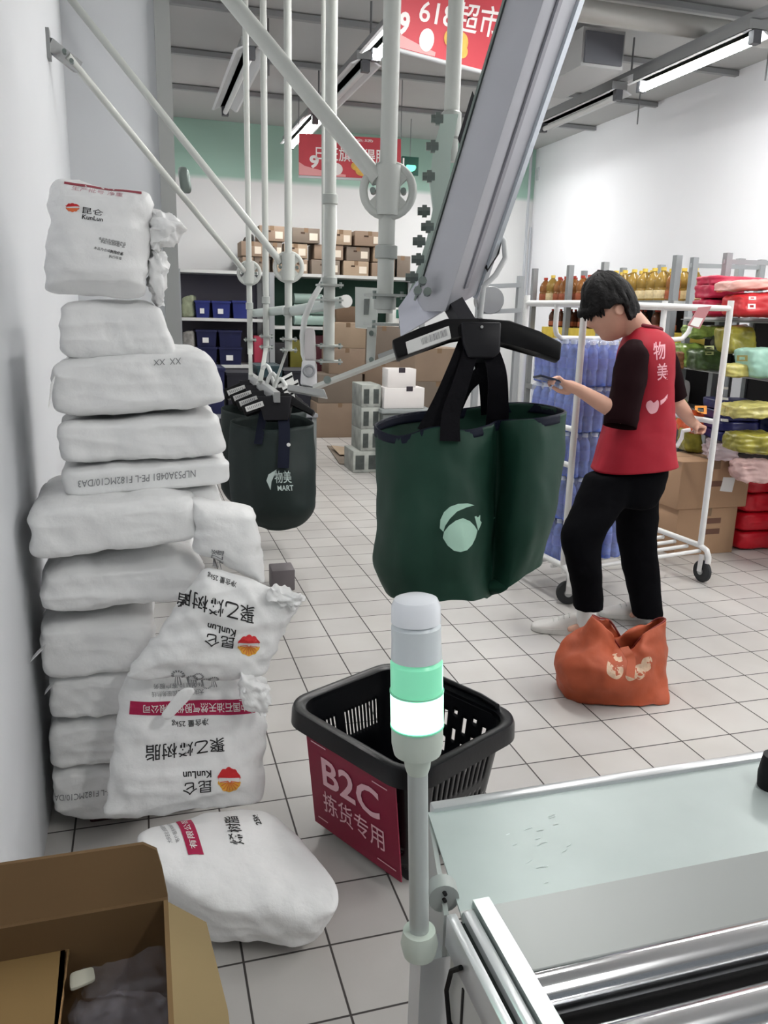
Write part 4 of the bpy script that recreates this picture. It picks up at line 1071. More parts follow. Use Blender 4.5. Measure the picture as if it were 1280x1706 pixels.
# ------------------------------------------------------------------ orange tote on the floor
orange = M('tote_orange', (176, 82, 50), .6, var=.28, scale=7, bump=.25, bscale=16)
oc = V((1.73, 2.5, 0))
def OP(x, y, dy): 
    p = at(x, y, Y=2.5+dy); return p
tot = thing('orange_tote', 'crumpled orange shopping tote standing on the floor by the white shoes', 'bag', oc)
base_ = [at(x, y, Z=.004) for x, y in ((946, 1158), (975, 1172), (1030, 1178), (1085, 1176), (1113, 1168))]
def back(p, k): return V(p)+V((.05, .2, 0))*k
rowb = base_+[back(base_[4], .75), back(base_[3], 1), back(base_[2], 1), back(base_[1], 1), back(base_[0], .6)]
def row(pts, zb):
    f = [OP(x, y, dy) for x, y, dy in pts]; return f+[back(f[4], zb*.75), back(f[3], zb), back(f[2], zb), back(f[1], zb), back(f[0], zb*.6)]
row1 = row([(940, 1112, .0), (980, 1120, -.09), (1030, 1125, -.11), (1080, 1125, -.08), (1111, 1118, .0)], 1)
row2 = row([(968, 1072, .03), (1000, 1080, -.05), (1042, 1090, -.02), (1075, 1082, -.06), (1110, 1075, .03)], .8)
row3 = row([(988, 1026, .06), (1012, 1050, .0), (1044, 1086, .05), (1072, 1058, .0), (1108, 1034, .06)], .55)
for i, y in ((5, 0), (9, 0)): pass
row3[7] = OP(1050, 1078, .14); row3[6] = OP(1080, 1042, .14); row3[8] = OP(1018, 1036, .14); row3[5] = OP(1098, 1030, .12); row3[9] = OP(1000, 1030, .12)
ob = obj('body', loft([row3, row2, row1, rowb], 90, 30, True, cap1=True, amp=.018, freq=8, seed=3), orange, tot, angle=80); thicken(ob, .003)
to_ = bvh_of(ob)
hemm = M('tote_inner', (120, 44, 40), .7)
bm = NB(); tube(bm, [catmull(row3, k/60, True) for k in range(60)], .004, 6, closed=True); obj('hem', bm, hemm, tot)
for pts in ([(1018, 1120), (1030, 1122), (1036, 1138), (1034, 1150), (1024, 1156), (1008, 1148), (1006, 1134), (1010, 1124)], [(1046, 1140), (1058, 1138), (1062, 1152), (1048, 1160), (1040, 1152)], [(1058, 1136), (1072, 1134), (1076, 1150), (1066, 1158), (1056, 1150)], [(1072, 1124), (1086, 1122), (1088, 1138), (1078, 1146), (1068, 1138)]):
    q = NB(); q.faces.new([q.verts.new(at(x, y, Y=2.2)) for x, y in spline(pts, 30)]); lay_on(q, to_, V((.56, .8, -.2)), .003)
    obj('bulb_print', q, M('print_cream', (206, 176, 150), .6, var=.25, scale=30), tot, smooth=False)
strap('handle_strap', [(1040, 1078, 2.83), (1046, 1088, 2.80), (1052, 1100, 2.78), (1050, 1128, 2.74)], .03, tot, M('tote_strap', (176, 82, 48), .6, var=.2, scale=12))
# small grey block on the floor behind the sacks
p = at(473, 985, Z=0)
b = NB(); hexa(b, [V((p.x-.06, p.y, 0)), V((p.x+.06, p.y, 0)), V((p.x+.06, p.y+.12, 0)), V((p.x-.06, p.y+.12, 0)), V((p.x-.06, p.y, .115)), V((p.x+.06, p.y, .115)), V((p.x+.06, p.y+.12, .12)), V((p.x-.06, p.y+.12, .12))]); bevel(b, .006)
tag(obj('floor_block', b, M('block_grey', (118, 112, 114), .6, var=.1), base=True), 'small grey block on the floor right behind the white sacks', 'block')
# ------------------------------------------------------------------ wheeled cart
cartm = M('cart_white', (226, 226, 224), .35)
FL, FR, BL, BR = V((2.02, 3.5, 0)), V((2.985, 3.68, 0)), V((1.965, 4.0, 0)), V((2.935, 4.18, 0))
cart = thing('wheeled_cart', 'white tube frame cart on castors behind the person in the red vest', 'cart', (2.48, 3.84, 0))
def up(p, z): return V((p.x, p.y, z))
for p in (FL, FR, BL, BR): obj('post', cyl(NB(), up(p, .2), up(p, 1.54), .0165, 14), cartm, cart)
def bar_(a, b, z0, z1=None, r=.0145, name='rail'): return obj(name, cyl(NB(), up(a, z0), up(b, z0 if z1 is None else z1), r, 12), cartm, cart)
for a, b in ((FL, FR), (BL, BR), (FL, BL), (FR, BR)): bar_(a, b, 1.5)
for z in (.9,): bar_(FR, BR, z)
for z in (.9, .72): bar_(FL, BL, z)
bar_(BL, BR, .9)
for a, b in ((FL, BL), (FR, BR)):
    d_ = (a-b).normalized()
    obj('base_rail', tube(NB(), [up(b, .2), up(lerp(b, a, .5), .2), up(a, .2), up(a+d_*.05, .185), up(a+d_*.07, .15), up(a+d_*.07, .115)], .016, 12), cartm, cart)
for k in range(6): bar_(lerp(FL, BL, k/5), lerp(FR, BR, k/5), .17, r=.011, name='floor_rail')
mL, mR = lerp(FL, BL, .45), lerp(FR, BR, .45)
uu = (mR-mL).normalized()
up_ = [up(mL, 1.5)+uu*0, up(mL, 1.38), up(mL, 1.35)+uu*.01, up(mL, 1.33)+uu*.04, up(mR, 1.33)-uu*.16, up(mR, 1.335)-uu*.1, up(mR, 1.37)-uu*.06, up(mR, 1.44)-uu*.03]
obj('hanging_loop', tube(NB(), up_, .013, 12), cartm, cart)
obj('side_hook', tube(NB(), [at(x, y, d=4.2) for x, y in ((1150, 716), (1138, 718), (1136, 730), (1128, 744), (1124, 742))], .011, 10), cartm, cart)
wheelm = M('wheel_rubber', (44, 46, 48), .6)
for p, a in ((FL+V((.03, -.02, 0)), 1.15), (FR+V((-.0, -.04, 0)), .1), (BL, .7), (BR, .3)):
    dr = V((math.cos(a), math.sin(a), 0)); w = obj('castor', lathe(NB(), [(.03, -.016), (.055, -.015), (.062, -.008), (.062, .008), (.055, .015), (.03, .016)], up(p, .062), dr, 26), wheelm, cart)
    obj('hub', cyl(NB(), up(p, .062)-dr*.019, up(p, .062)+dr*.019, .02, 14), steelm, w)
    for s_ in (-1, 1): obj('fork', bar(NB(), up(p, .062)+dr*.024*s_, up(p, .16)+dr*.02*s_, .03, .005, dr), cartm, w)
q = [at(x, y, d=4.0) for x, y in ((1164, 512), (1186, 510), (1166, 548), (1146, 542))]
tg = obj('price_tag', hexa(NB(), ext(q, FW*.004)), M('tag_rose', (176, 120, 124), .5), cart)
q2 = [lerp(lerp(q[0], q[1], a), lerp(q[3], q[2], a), v)-FW*.002 for a, v in ((.15, .55), (.85, .55), (.85, .95), (.15, .95))]
obj('tag_panel', hexa(NB(), ext(q2, FW*.002)), labelm, tg)

# water packs on the cart: one pack is built, then copied
bluem = M('water_blue', (88, 112, 204), .12, var=.65, scale=30, spec=.7)
capb = M('water_cap', (226, 232, 244), .4)
wrapb = M('pack_wrap', (206, 216, 246), .15, alpha=.22, bump=.6, bscale=24)
bandb = M('water_label', (92, 110, 200), .4, var=.3, scale=40)
pack0 = thing('water_pack', 'x', 'water pack', (0, 0, 0), 'water packs on the cart')
for i in range(4):
    for j in range(3):
        if j > 0 and 0 < i < 3: continue
        x, y = -.0975+.065*i, -.065+.065*j
        bt = obj('bottle', lathe(NB(), [(.022, .0), (.031, .006), (.031, .06), (.029, .07), (.031, .08), (.031, .15), (.026, .18), (.013, .2), (.013, .208)], (x, y, 0), seg=12), bluem, pack0)
        obj('cap', cyl(NB(), (x, y, .205), (x, y, .226), .015, 10), capb, bt)
        obj('band', lathe(NB(), [(.0305, .085), (.0318, .086), (.0318, .138), (.0305, .139)], (x, y, 0), seg=12), bandb, bt)
obj('wrap', sack(ext([(-.132, -.1, .226), (.132, -.1, .226), (.132, -.1, .002), (-.132, -.1, .002)], (0, .2, 0)), n=10, p=9, amp=.004, freq=20), wrapb, pack0)
cu_ = (FR-FL).normalized(); cv_ = (BL-FL).normalized(); ang = math.atan2(cu_.y, cu_.x)
rowname = ('bottom', 'second', 'third', 'fourth', 'top'); first = True
for k in range(5):
    for i in range(2):
        for j in range(2):
            if j == 1 and i > 0: continue
            p = FL+cu_*(.155+.27*i)+cv_*(.135+.21*j)+V((0, 0, .184+.229*k))
            lab = 'blue wrapped water pack in the %s layer on the cart, %s' % (rowname[k], ('leftmost column', 'middle column', 'third column behind the person')[i]+(', rear row' if j else ''))
            if first: pack0.location = p; pack0.rotation_euler = (0, 0, ang); pack0['label'] = lab; first = False
            else: dup(pack0, p, ang, lab)

# ------------------------------------------------------------------ the person
skin = M('skin', (206, 160, 140), .5, var=.06, scale=20)
DP = 3.66
def J(x, y, d): return at(x, y, d=d)
person = thing('person', 'person in a red vest and dark trousers looking down at a phone beside the cart', 'person', at(1040, 1040, Z=0))
hipL, hipR = J(1034, 806, 3.68), J(1060, 804, 3.80)
kneeL, kneeR = J(970, 890, 3.58), J(1066, 905, 3.86)
ankL, ankR = at(978, 1018, Y=at(985, 1056, Z=0).y), at(1082, 1014, Y=at(1092, 1030, Z=0).y)
toeL, toeR = at(922, 1052, Z=.03), at(1022, 1030, Z=.03)
shL, shR = J(1056, 592, 3.52), J(1104, 586, 3.84)
elL, elR = J(1036, 692, 3.50), J(1127, 668, 3.92)
wrL, wrR = J(966, 650, 3.50), J(1151, 702, 4.06)
hdL, hdR = J(944, 640, 3.50), J(1160, 708, 4.1)
nodes = []; edges = []
def nd(p, r, par=None):
    nodes.append((V(p), r)); k = len(nodes)-1
    if par is not None: edges.append((par, k))
    return k
pel = nd(J(1054, 790, 3.73), .095); wa = nd(J(1060, 710, 3.70), .10, pel); chs = nd(J(1074, 625, 3.68), .095, wa)
nb = nd(J(1080, 572, 3.68), .062, chs); nk = nd(J(1062, 545, 3.67), .056, nb); hb = nd(J(1040, 522, 3.66), .058, nk)
for sh, el, wr, hd, dr in ((shL, elL, wrL, hdL, -1), (shR, elR, wrR, hdR, 1)):
    a = nd(sh, .048, chs); b = nd(lerp(sh, el, .5), .046, a); c = nd(el, .037, b); d_ = nd(lerp(el, wr, .5), .036, c); e = nd(wr, .027, d_); pl_ = nd(lerp(wr, hd, .7), .026, e)
    ax_ = (hd-wr).normalized(); sd = ax_.cross(FW).normalized(); nrm = ax_.cross(sd).normalized()
    if dr < 0:   # holds a phone: fingers curl over its far side, thumb on top
        for k, (o_, l) in enumerate(((-.026, .06), (-.009, .07), (.009, .066), (.024, .052))):
            base = hd+nrm*o_+ax_*.02
            f1_ = nd(base, .0095, pl_); f2_ = nd(base+ax_*l*.45-sd*.008, .009, f1_); f3_ = nd(base+ax_*l*.75+sd*.012, .0085, f2_); nd(base+ax_*l*.7+sd*.03, .0075, f3_)
        t1 = nd(lerp(wr, hd, .6)+sd*.026-nrm*.02, .012, pl_); t2 = nd(hd+sd*.036-nrm*.02+ax_*.012, .0105, t1); nd(hd+sd*.034-nrm*.01+ax_*.045, .009, t2)
    else:        # grips the cart rail
        for k, o_ in enumerate((-.028, -.010, .009, .026)):
            base = hd+nrm*o_+ax_*.015
            f1_ = nd(base, .0095, pl_); f2_ = nd(base+ax_*.03+sd*.006, .009, f1_); f3_ = nd(base+ax_*.036-sd*.018, .0085, f2_); nd(base+ax_*.016-sd*.032, .0075, f3_)
        t1 = nd(lerp(wr, hd, .6)-sd*.026+nrm*.02, .012, pl_); nd(hd-sd*.036+ax_*.018, .0095, t1)
for hp, kn, an, to, he in ((hipL, kneeL, ankL, toeL, at(990, 1056, Z=0)), (hipR, kneeR, ankR, toeR, at(1098, 1030, Z=0))):
    a = nd(hp, .055, pel); b = nd(lerp(hp, kn, .5), .065, a); c = nd(kn, .05, b); d_ = nd(lerp(kn, an, .4), .046, c); e = nd(V((an.x, an.y, max(an.z, .1))), .03, d_); f_ = nd(V((he.x*.75+to.x*.25, he.y*.75+to.y*.25, .05)), .022, e); nd(V((he.x*.4+to.x*.6, he.y*.4+to.y*.6, .034)), .014, f_)
bm = NB()
def blob(p, r, seg=14):
    q = bmesh.ops.create_uvsphere(bm, u_segments=seg, v_segments=max(6, seg//2), radius=r); bmesh.ops.translate(bm, verts=q['verts'], vec=p)
for p, r in nodes: blob(p, r, 20 if r > .03 else 10)
for i, j in edges:
    (p, r), (q, r2_) = nodes[i], nodes[j]
    tube(bm, [p, q], [r, r2_], 20 if max(r, r2_) > .03 else 10)
# head: egg shape with brow, nose, lips, chin and ears, tilted down towards the phone
hc = J(1017, 517, 3.66); hx = -RT.copy(); hx.z = 0; hx.normalize(); hy = V((0, 0, 1)).cross(hx)
tilt = Matrix.Rotation(math.radians(24), 3, hy)
fx, fz = tilt @ hx, tilt @ V((0, 0, 1)); fy = hy
def HL(x, y, z): return hc+fx*x+fy*y+fz*z
def head_shape(u, v, grow=1.0):
    """u around (0 = face), v from -1 chin to 1 crown"""
    th = math.asin(max(-1, min(1, v))); c_ = math.cos(th)
    x = math.cos(u)*c_*.098; y = math.sin(u)*c_*.078; z = math.sin(th)*.136
    if v < 0: x *= 1+v*.12; y *= 1+.3*v; x += -v*.018 if math.cos(u) > 0 else -.02*v*math.cos(u)
    f_ = max(0, math.cos(u))**12
    if f_ > 0:
        x += f_*(.026*math.exp(-((v+.2)/.1)**2)+.012*math.exp(-((v+.02)/.12)**2)+.008*math.exp(-((v-.22)/.1)**2)+.009*math.exp(-((v+.5)/.07)**2)+.012*math.exp(-((v+.82)/.12)**2))
    e_ = math.exp(-((abs(u)-.42)/.16)**2)*math.exp(-((v-.08)/.1)**2); x -= .010*e_
    return HL(x*grow, y*grow, z*grow)
rows = []
for j in range(1, 36):
    v = -1+2*j/36; rows.append([bm.verts.new(head_shape(-math.pi+2*math.pi*k/48, math.sin(v*math.pi/2))) for k in range(48)])
for A, B in zip(rows, rows[1:]):
    for k in range(48): bm.faces.new((A[k], A[(k+1) % 48], B[(k+1) % 48], B[k]))
bm.faces.new(rows[0][::-1]); bm.faces.new(rows[-1])
for s_ in (-1, 1):
    ec = HL(-.018, s_*.08, -.005)
    lathe(bm, [(.006, -.012), (.02, -.008), (.026, 0), (.022, .006), (.014, .004), (.006, .002)], ec, (fy*s_+fx*-.35).normalized(), 14)
bmesh.ops.recalc_face_normals(bm, faces=bm.faces[:])
m3 = bpy.data.meshes.new('body_raw'); bm.to_mesh(m3); bm.free()
ro = bpy.data.objects.new('body_raw', m3); COL.objects.link(ro)
rm = ro.modifiers.new('remesh', 'REMESH'); rm.mode = 'VOXEL'; rm.voxel_size = .0055
sm = ro.modifiers.new('smooth', 'SMOOTH'); sm.factor = .5; sm.iterations = 3
dg = bpy.context.evaluated_depsgraph_get(); dg.update()
m4 = bpy.data.meshes.new_from_object(ro.evaluated_get(dg)); bm = NB(); bm.from_mesh(m4); bpy.data.objects.remove(ro)
body_o = obj('body', bm, skin, person, angle=180)
# eyes and brows on the near side
for s_ in (-1, 1):
    e = HL(.082, s_*.034, .012); b = NB(); bmesh.ops.create_uvsphere(b, u_segments=12, v_segments=8, radius=.009); bmesh.ops.translate(b, verts=b.verts[:], vec=e); obj('eye', b, M('eye_dark', (48, 38, 36), .3), person)
    obj('brow', tube(NB(), [HL(.098, s_*.018, .03), HL(.094, s_*.036, .036), HL(.08, s_*.052, .03)], .004, 6), M('hair_dark', (11, 9, 10), .6, spec=.22, var=.3, scale=40, bump=.5, bscale=60), person)
hairm = MATS['hair_dark']
rows = []; NHU, NHV = 72, 22
for j in range(NHV+1):
    row = []
    for k in range(NHU):
        u = -math.pi+2*math.pi*k/NHU; fr = max(0, math.cos(u))
        vmin = -.40+.55*min(1, max(0, (math.cos(u)+.30)/.5))
        if 1.15 < abs(u) < 1.95: vmin = max(vmin, .13)
        vmin += .07*noise.noise(V((u*4, 1, 2)))
        v = vmin+(1-vmin)*(j/NHV)
        g = 1.15+.09*max(0, v)+.03*abs(math.sin(u))
        p = head_shape(u, min(.999, v), g)
        n_ = (p-hc).normalized(); p = p+n_*(.010*noise.noise(V((math.cos(u)*5, math.sin(u)*5, v*3)))+.006*noise.noise(V((u*9, v*2, 3)))) + (fx*.012*fr if j < 4 else V())
        row.append(p)
    rows.append(row)
b = NB(); gv = [[b.verts.new(p) for p in r_] for r_ in rows]
for A, B in zip(gv, gv[1:]):
    for k in range(NHU): b.faces.new((A[k], A[(k+1) % NHU], B[(k+1) % NHU], B[k]))
o = obj('hair', b, hairm, person, angle=180); thicken(o, .02)
# fringe and nape strands
rs6 = random.Random(6)
for i in range(44):
    u = -2.9+5.8*i/43; v0 = .35; vmin = -.40 if abs(u) > 2.0 else (.02 if abs(u) < 1.1 else .14)
    vmin += rs6.uniform(-.1, .08) if not 1.1 < abs(u) < 2.0 else rs6.uniform(-.03, .05)
    pts = [head_shape(u+.03*k, v0+(vmin-v0)*k/3, 1.17-.015*k) for k in range(4)]
    obj('hair_strand', tube(NB(), pts, [.013, .014, .010, .002], 7), hairm, o)
# clothes
redv = M('vest_red', (166, 20, 42), .65, var=.10, scale=6, bump=.15, bscale=12)
darkv = M('collar_dark_red', (112, 22, 38), .7)
maroon = M('sleeve_maroon', (26, 6, 10), .8, spec=.08, var=.15, scale=7, bump=.15, bscale=16)
trou = M('trousers_black', (7, 7, 11), .9, spec=.08, var=.15, scale=6, bump=.3, bscale=14)
fh = FW.copy(); fh.z = 0; fh.normalize(); rh = RT.copy(); rh.z = 0; rh.normalize()
def ringp(x, y, d, hw, lat, n=14, sk=0):
    c = J(x, y, d); k_ = d/F_PX
    out = []
    for i in range(n):
        a = 2*math.pi*i/n
        ca, sa = math.cos(a), math.sin(a)
        ca = math.copysign(abs(ca)**.85, ca); sa = math.copysign(abs(sa)**.85, sa)
        out.append(c+rh*hw*k_*ca+fh*lat*sa+V((0, 0, sk*ca)))
    return out
VR = [ringp(1078, 546, DP+.02, 22, .07, sk=-.01), ringp(1080, 556, DP+.02, 31, .115, sk=-.01), ringp(1078, 576, DP+.02, 38, .16), ringp(1074, 612, DP+.02, 43, .17), ringp(1070, 660, DP+.03, 46, .165), ringp(1064, 705, DP+.04, 54, .165), ringp(1059, 745, DP+.05, 62, .17), ringp(1056, 777, DP+.06, 69, .175, sk=.02)]
vb = loft(VR, 80, 50, True, amp=.011, freq=5, seed=9)
vest = obj('vest', vb, redv, person, angle=80); thicken(vest, .006)
bm = NB(); cr2 = ringp(1078, 545, DP+.02, 22, .07, sk=-.01); tube(bm, [catmull(cr2, k/40, True) for k in range(40)], .011, 8, closed=True); obj('collar', bm, darkv, vest)
tv = bvh_of(vest)
pinkp = M('print_pale_pink', (238, 176, 186), .6)
def pv(name, bm, corners): fit(bm, 1, 1); quadmap(bm, *[at(*p, d=3.3) for p in corners]); lay_on(bm, tv, at(*corners[0], d=1)-CAM, .0045); return obj(name, bm, pinkp, vest, smooth=False)
pv('lettering', text_bm('物', 1, .012), [(1088, 570), (1110, 568), (1111, 600), (1090, 602)])
pv('lettering', text_bm('美', 1, .012), [(1094, 606), (1114, 604), (1115, 634), (1096, 636)])
b = NB(); b.faces.new([b.verts.new((x, y, 0)) for x, y in spline([(-.5, 0), (-.4, .4), (-.1, .5), (.1, .3), (.4, .5), (.5, .1), (.3, -.4), (-.2, -.5)], 24)]); pv('emblem', b, [(1076, 668), (1100, 666), (1100, 690), (1078, 692)])
b = NB(); b.faces.new([b.verts.new((x, y, 0)) for x, y in ((-.5, 0), (0, .1), (.5, .5), (.4, -.1), (-.1, -.4), (-.5, -.5))]); pv('emblem', b, [(1100, 660), (1114, 656), (1114, 670), (1101, 676)])
# sleeves
def limb(name, pts, par, m, amp=.004, seed=0, cap=False):
    """pts: centre, radius"""
    rows = []; n = len(pts)
    for i, (p, r) in enumerate(pts):
        t_ = (pts[min(i+1, n-1)][0]-pts[max(i-1, 0)][0]).normalized()
        x = t_.cross(V((0, 0, 1)) if abs(t_.z) < .95 else rh).normalized(); y = t_.cross(x)
        if i and x.dot(px0) < 0: x, y = -x, -y
        px0 = x
        rows.append([p+(x*math.cos(a)+y*math.sin(a))*r for a in [2*math.pi*k/12 for k in range(12)]])
    o = obj(name, loft(rows, 32, 18, True, cap0=cap, cap1=cap, amp=amp, freq=9, seed=seed), m, par, angle=80)
    return o
o = limb('sleeve', [(shL+V((.02, .03, .05)), .035), (shL, .064), (lerp(shL, elL, .4), .07), (lerp(shL, elL, .8), .07), (lerp(shL, elL, 1.14)+V((0, 0, -.012)), .066)], person, maroon, .011, 2); thicken(o, .005)
o = limb('sleeve', [(shR+V((-.02, -.02, .03)), .035), (shR, .055), (lerp(shR, elR, .5), .060), (lerp(shR, elR, .95), .054)], person, maroon, .005, 4); thicken(o, .005)
# trousers: two legs and seat fused
bm = NB()
def leg_rows(bm, pts):
    rows = []
    for (x, y, d, hw, lat) in pts: rows.append(ringp(x, y, d, hw, lat, 16))
    return merge(bm, loft(rows, 36, 24, True, True, True))
leg_rows(bm, [(1056, 760, 3.72, 56, .15), (1052, 785, 3.72, 58, .155), (1045, 815, 3.72, 55, .15), (1040, 838, 3.72, 48, .14)])
leg_rows(bm, [(1022, 790, 3.66, 46, .09), (1000, 840, 3.62, 43, .085), (972, 888, 3.58, 36, .075), (972, 940, 3.58, 29, .068), (980, 1000, 3.60, 25, .062), (981, 1014, 3.60, 25, .062)])
leg_rows(bm, [(1060, 790, 3.80, 38, .09), (1062, 850, 3.83, 35, .088), (1062, 905, 3.86, 32, .078), (1070, 960, 3.87, 28, .07), (1078, 1012, 3.87, 25, .064), (1080, 1028, 3.87, 25, .064)])
m3 = bpy.data.meshes.new('trousers_raw'); bm.to_mesh(m3); bm.free()
ro = bpy.data.objects.new('trousers_raw', m3); COL.objects.link(ro)
rm = ro.modifiers.new('remesh', 'REMESH'); rm.mode = 'VOXEL'; rm.voxel_size = .011
sm = ro.modifiers.new('smooth', 'SMOOTH'); sm.factor = .5; sm.iterations = 6
dg = bpy.context.evaluated_depsgraph_get(); dg.update()
m4 = bpy.data.meshes.new_from_object(ro.evaluated_get(dg)); bm = NB(); bm.from_mesh(m4); bpy.data.objects.remove(ro)
bm.normal_update()
dd = [v.normal*.007*fbm(v.co, 8, 3) for v in bm.verts]
for v, d_ in zip(bm.verts, dd): v.co += d_
obj('trousers', bm, trou, person, angle=180)
# shoes
shoem = M('shoe_white', (228, 226, 222), .5, var=.05, scale=12); solem = M('sole_white', (212, 212, 208), .55)
def shoe(heel, toe, an):
    heel, toe = V((heel.x, heel.y, 0)), V((toe.x, toe.y, 0)); f_ = (toe-heel).normalized(); s_ = V((-f_.y, f_.x, 0)); L = .29
    rows = []
    for t_, w, h, z in ((0, .020, .055, .03), (.05, .034, .09, .03), (.25, .038, .10, .03), (.45, .042, .085, .03), (.65, .047, .062, .028), (.85, .044, .045, .025), (.97, .026, .034, .022), (1.0, .008, .026, .018)):
        c = heel+f_*L*t_; rows.append([c+s_*w*math.cos(a)+V((0, 0, z+(h-z)*max(0, math.sin(a))+(z-.012)*min(0, math.sin(a)))) for a in [2*math.pi*k/14 for k in range(14)]])
    u = obj('shoe', loft(rows, 32, 26, True, True, True), shoem, person, angle=70)
    b = NB(); pts = []
    for t_, w in ((0, .018), (.03, .034), (.25, .042), (.45, .044), (.68, .051), (.85, .048), (.96, .03), (1.01, .008)): pts.append((t_, w))
    outl = [heel+f_*L*t_+s_*w for t_, w in pts]+[heel+f_*L*t_-s_*w for t_, w in reversed(pts)]
    poly_prism(b, [p+V((0, 0, .001)) for p in outl], (0, 0, .026)); bevel(b, .005); obj('sole', b, solem, u, angle=50)
    for k in range(4):
        c = heel+f_*L*(.42+.08*k)+V((0, 0, .088-.009*k)); obj('lace', tube(NB(), [c-s_*.022-V((0, 0, .006)), c+V((0, 0, .004)), c+s_*.022-V((0, 0, .006))], .003, 6), solem, u)
    obj('sock', lathe(NB(), [(.03, .03), (.047, .05), (.045, .1), (.042, .19)], (an.x, an.y, 0)), M('sock_white', (222, 222, 220), .7), person)
hl = at(990, 1056, Z=0); shoe(hl, at(905, 1050, Z=0), ankL)
hr_ = at(1098, 1030, Z=0); shoe(hr_, at(1008, 1026, Z=0), ankR)
# the phone in the near hand
ph = thing('smartphone', 'thin dark phone held in the hand of the person in the red vest', 'phone', J(918, 634, 3.5))
pd = (hdL-J(900, 628, 3.46)).normalized(); pc_ = J(918, 633, 3.5)
b = NB(); bar(b, pc_-pd*.07, pc_+pd*.07, .07, .009, FW.cross(pd)); bevel(b, .002); obj('case', b, M('phone_dark', (30, 34, 56), .35), ph)
b = NB(); x_, y_, z_ = frame_of(pd, FW.cross(pd)); bar(b, pc_-pd*.066+y_*.005, pc_+pd*.066+y_*.005, .064, .001, FW.cross(pd)); obj('screen', b, M('phone_screen', (70, 86, 120), .2), ph)
# ------------------------------------------------------------------ shelving and goods along the right wall
shelfm = M('shelf_grey', (158, 162, 164), .45, .25)
shelf_w = M('shelf_pale', (206, 208, 206), .45, .1)
rs = random.Random(21)
SK = 1.13      # the shelf stands just behind the boxes on the floor
def zk(z): return CAM_Z+(z-CAM_Z)*SK
zt = CAM_Z+(1.458-CAM_Z)*1.13
G1 = 'bags on the near right shelf'
NF0, NF1 = V((3.155, 3.2, 0))*SK, V((3.444, 4.68, 0))*SK      # front line of the near shelf
nd_ = (NF1-NF0).normalized(); nside = V((nd_.y, -nd_.x, 0))
nsh = thing('shelf_unit', 'grey metal shelf at the right edge stocked with red and green bags', 'shelf', lerp(NF0, NF1, .5)+nside*.28, 'metal shelf units')
for z in (zk(.80), zk(1.15), zk(1.455)):
    b = NB(); hexa(b, ext([NF0+V((0, 0, z)), NF1+V((0, 0, z)), NF1+nside*.55+V((0, 0, z)), NF0+nside*.55+V((0, 0, z))], (0, 0, -.03))); bd_ = obj('board', b, shelf_w, nsh)
    b = NB(); bar(b, NF0+V((0, 0, z-.018))-nside*.004, NF1+V((0, 0, z-.018))-nside*.004, .006, .04, nside); obj('front_rail', b, shelfm, bd_)
for f_ in (0, .716, 1):
    p = lerp(NF0, NF1, f_)
    for k in (.03, .55): obj('upright', bbox(NB(), V((p.x+nside.x*k-.022, p.y+nside.y*k-.022, 0)), V((p.x+nside.x*k+.022, p.y+nside.y*k+.022, zk(1.83)))), shelfm, nsh)
    for z in (zk(1.78), zk(.6)): obj('cross_bar', bar(NB(), V((p.x, p.y, z)), V((p.x, p.y, z))+nside*.56, .02, .03), shelfm, nsh)
b = NB(); hexa(b, ext([NF0+nside*.55+V((0, 0, .05)), NF1+nside*.55+V((0, 0, .05)), NF1+nside*.55+V((0, 0, zt)), NF0+nside*.55+V((0, 0, zt))], nside*.01)); obj('back_panel', b, M('panel_shade', (58, 56, 58), .7), nsh)  # added dark sheet for the shade and dense goods behind the shelf
def soft(px4, d, depth, m, name, label, cat, group=None, bot=None, **k):
    if group == G1 or group in ('navy tubs on the right shelf', 'navy packs behind the tubs'): d *= SK; depth *= SK
    q = [at(*p, d=d) for p in px4]
    if bot is not None:      # rest the lower edge on a board
        dz = bot-min(q[2].z, q[3].z)
        q = [v+V((0, 0, dz)) for v in q]
        lo_ = min(q[2].z, q[3].z); q[2].z = q[3].z = bot
    kw = dict(n=16, p=6, amp=.008, freq=11, wr=.01); kw.update(k)
    return tag(obj(name, sack(ext(q, fh*depth), **kw), m, base=True, angle=75), label, cat, group)
ricep = M('rice_pink', (196, 44, 78), .4, var=.25, scale=7); ricer = M('rice_red', (196, 40, 46), .4, var=.2, scale=8); ricec = M('rice_cream', (226, 170, 160), .4, var=.25, scale=10)
gr1 = M('pack_green', (112, 134, 64), .25, var=.85, scale=26); gr2 = M('pack_olive', (128, 122, 48), .3, var=.75, scale=17); gr3 = M('pack_darkgreen', (58, 76, 44), .3, var=.8, scale=24)
mintm = M('pack_mint', (150, 190, 174), .4, var=.2, scale=14); creamy = M('pack_cream', (176, 168, 100), .3, var=.6, scale=22); navy_p = M('tub_navy', (36, 38, 92), .3, var=.4, scale=8)
orangep = M('pack_orange', (222, 92, 48), .35, var=.35, scale=16); brownp = M('pack_brown', (128, 84, 50), .4, var=.5, scale=14)
G1 = 'bags on the near right shelf'
r1 = soft(((1180, 494), (1244, 494), (1244, 526), (1180, 524)), 4.6, .3, ricep, 'rice_bag', 'deep pink bag lying lowest by the tall upright of the right shelf', 'bag', G1, zt)
r2_ = soft(((1184, 470), (1248, 470), (1248, 498), (1184, 498)), 4.58, .3, ricep, 'rice_bag', 'deep pink bag lying in the middle by the tall upright of the right shelf', 'bag', G1)
soft(((1186, 456), (1290, 462), (1290, 478), (1188, 476)), 4.56, .3, ricep, 'rice_bag', 'topmost deep pink bag on the right shelf', 'bag', G1)
soft(((1222, 466), (1300, 462), (1300, 482), (1218, 486)), 4.25, .3, ricec, 'rice_bag', 'pale pink and cream bag lying on the red bag with white squares', 'bag', G1)
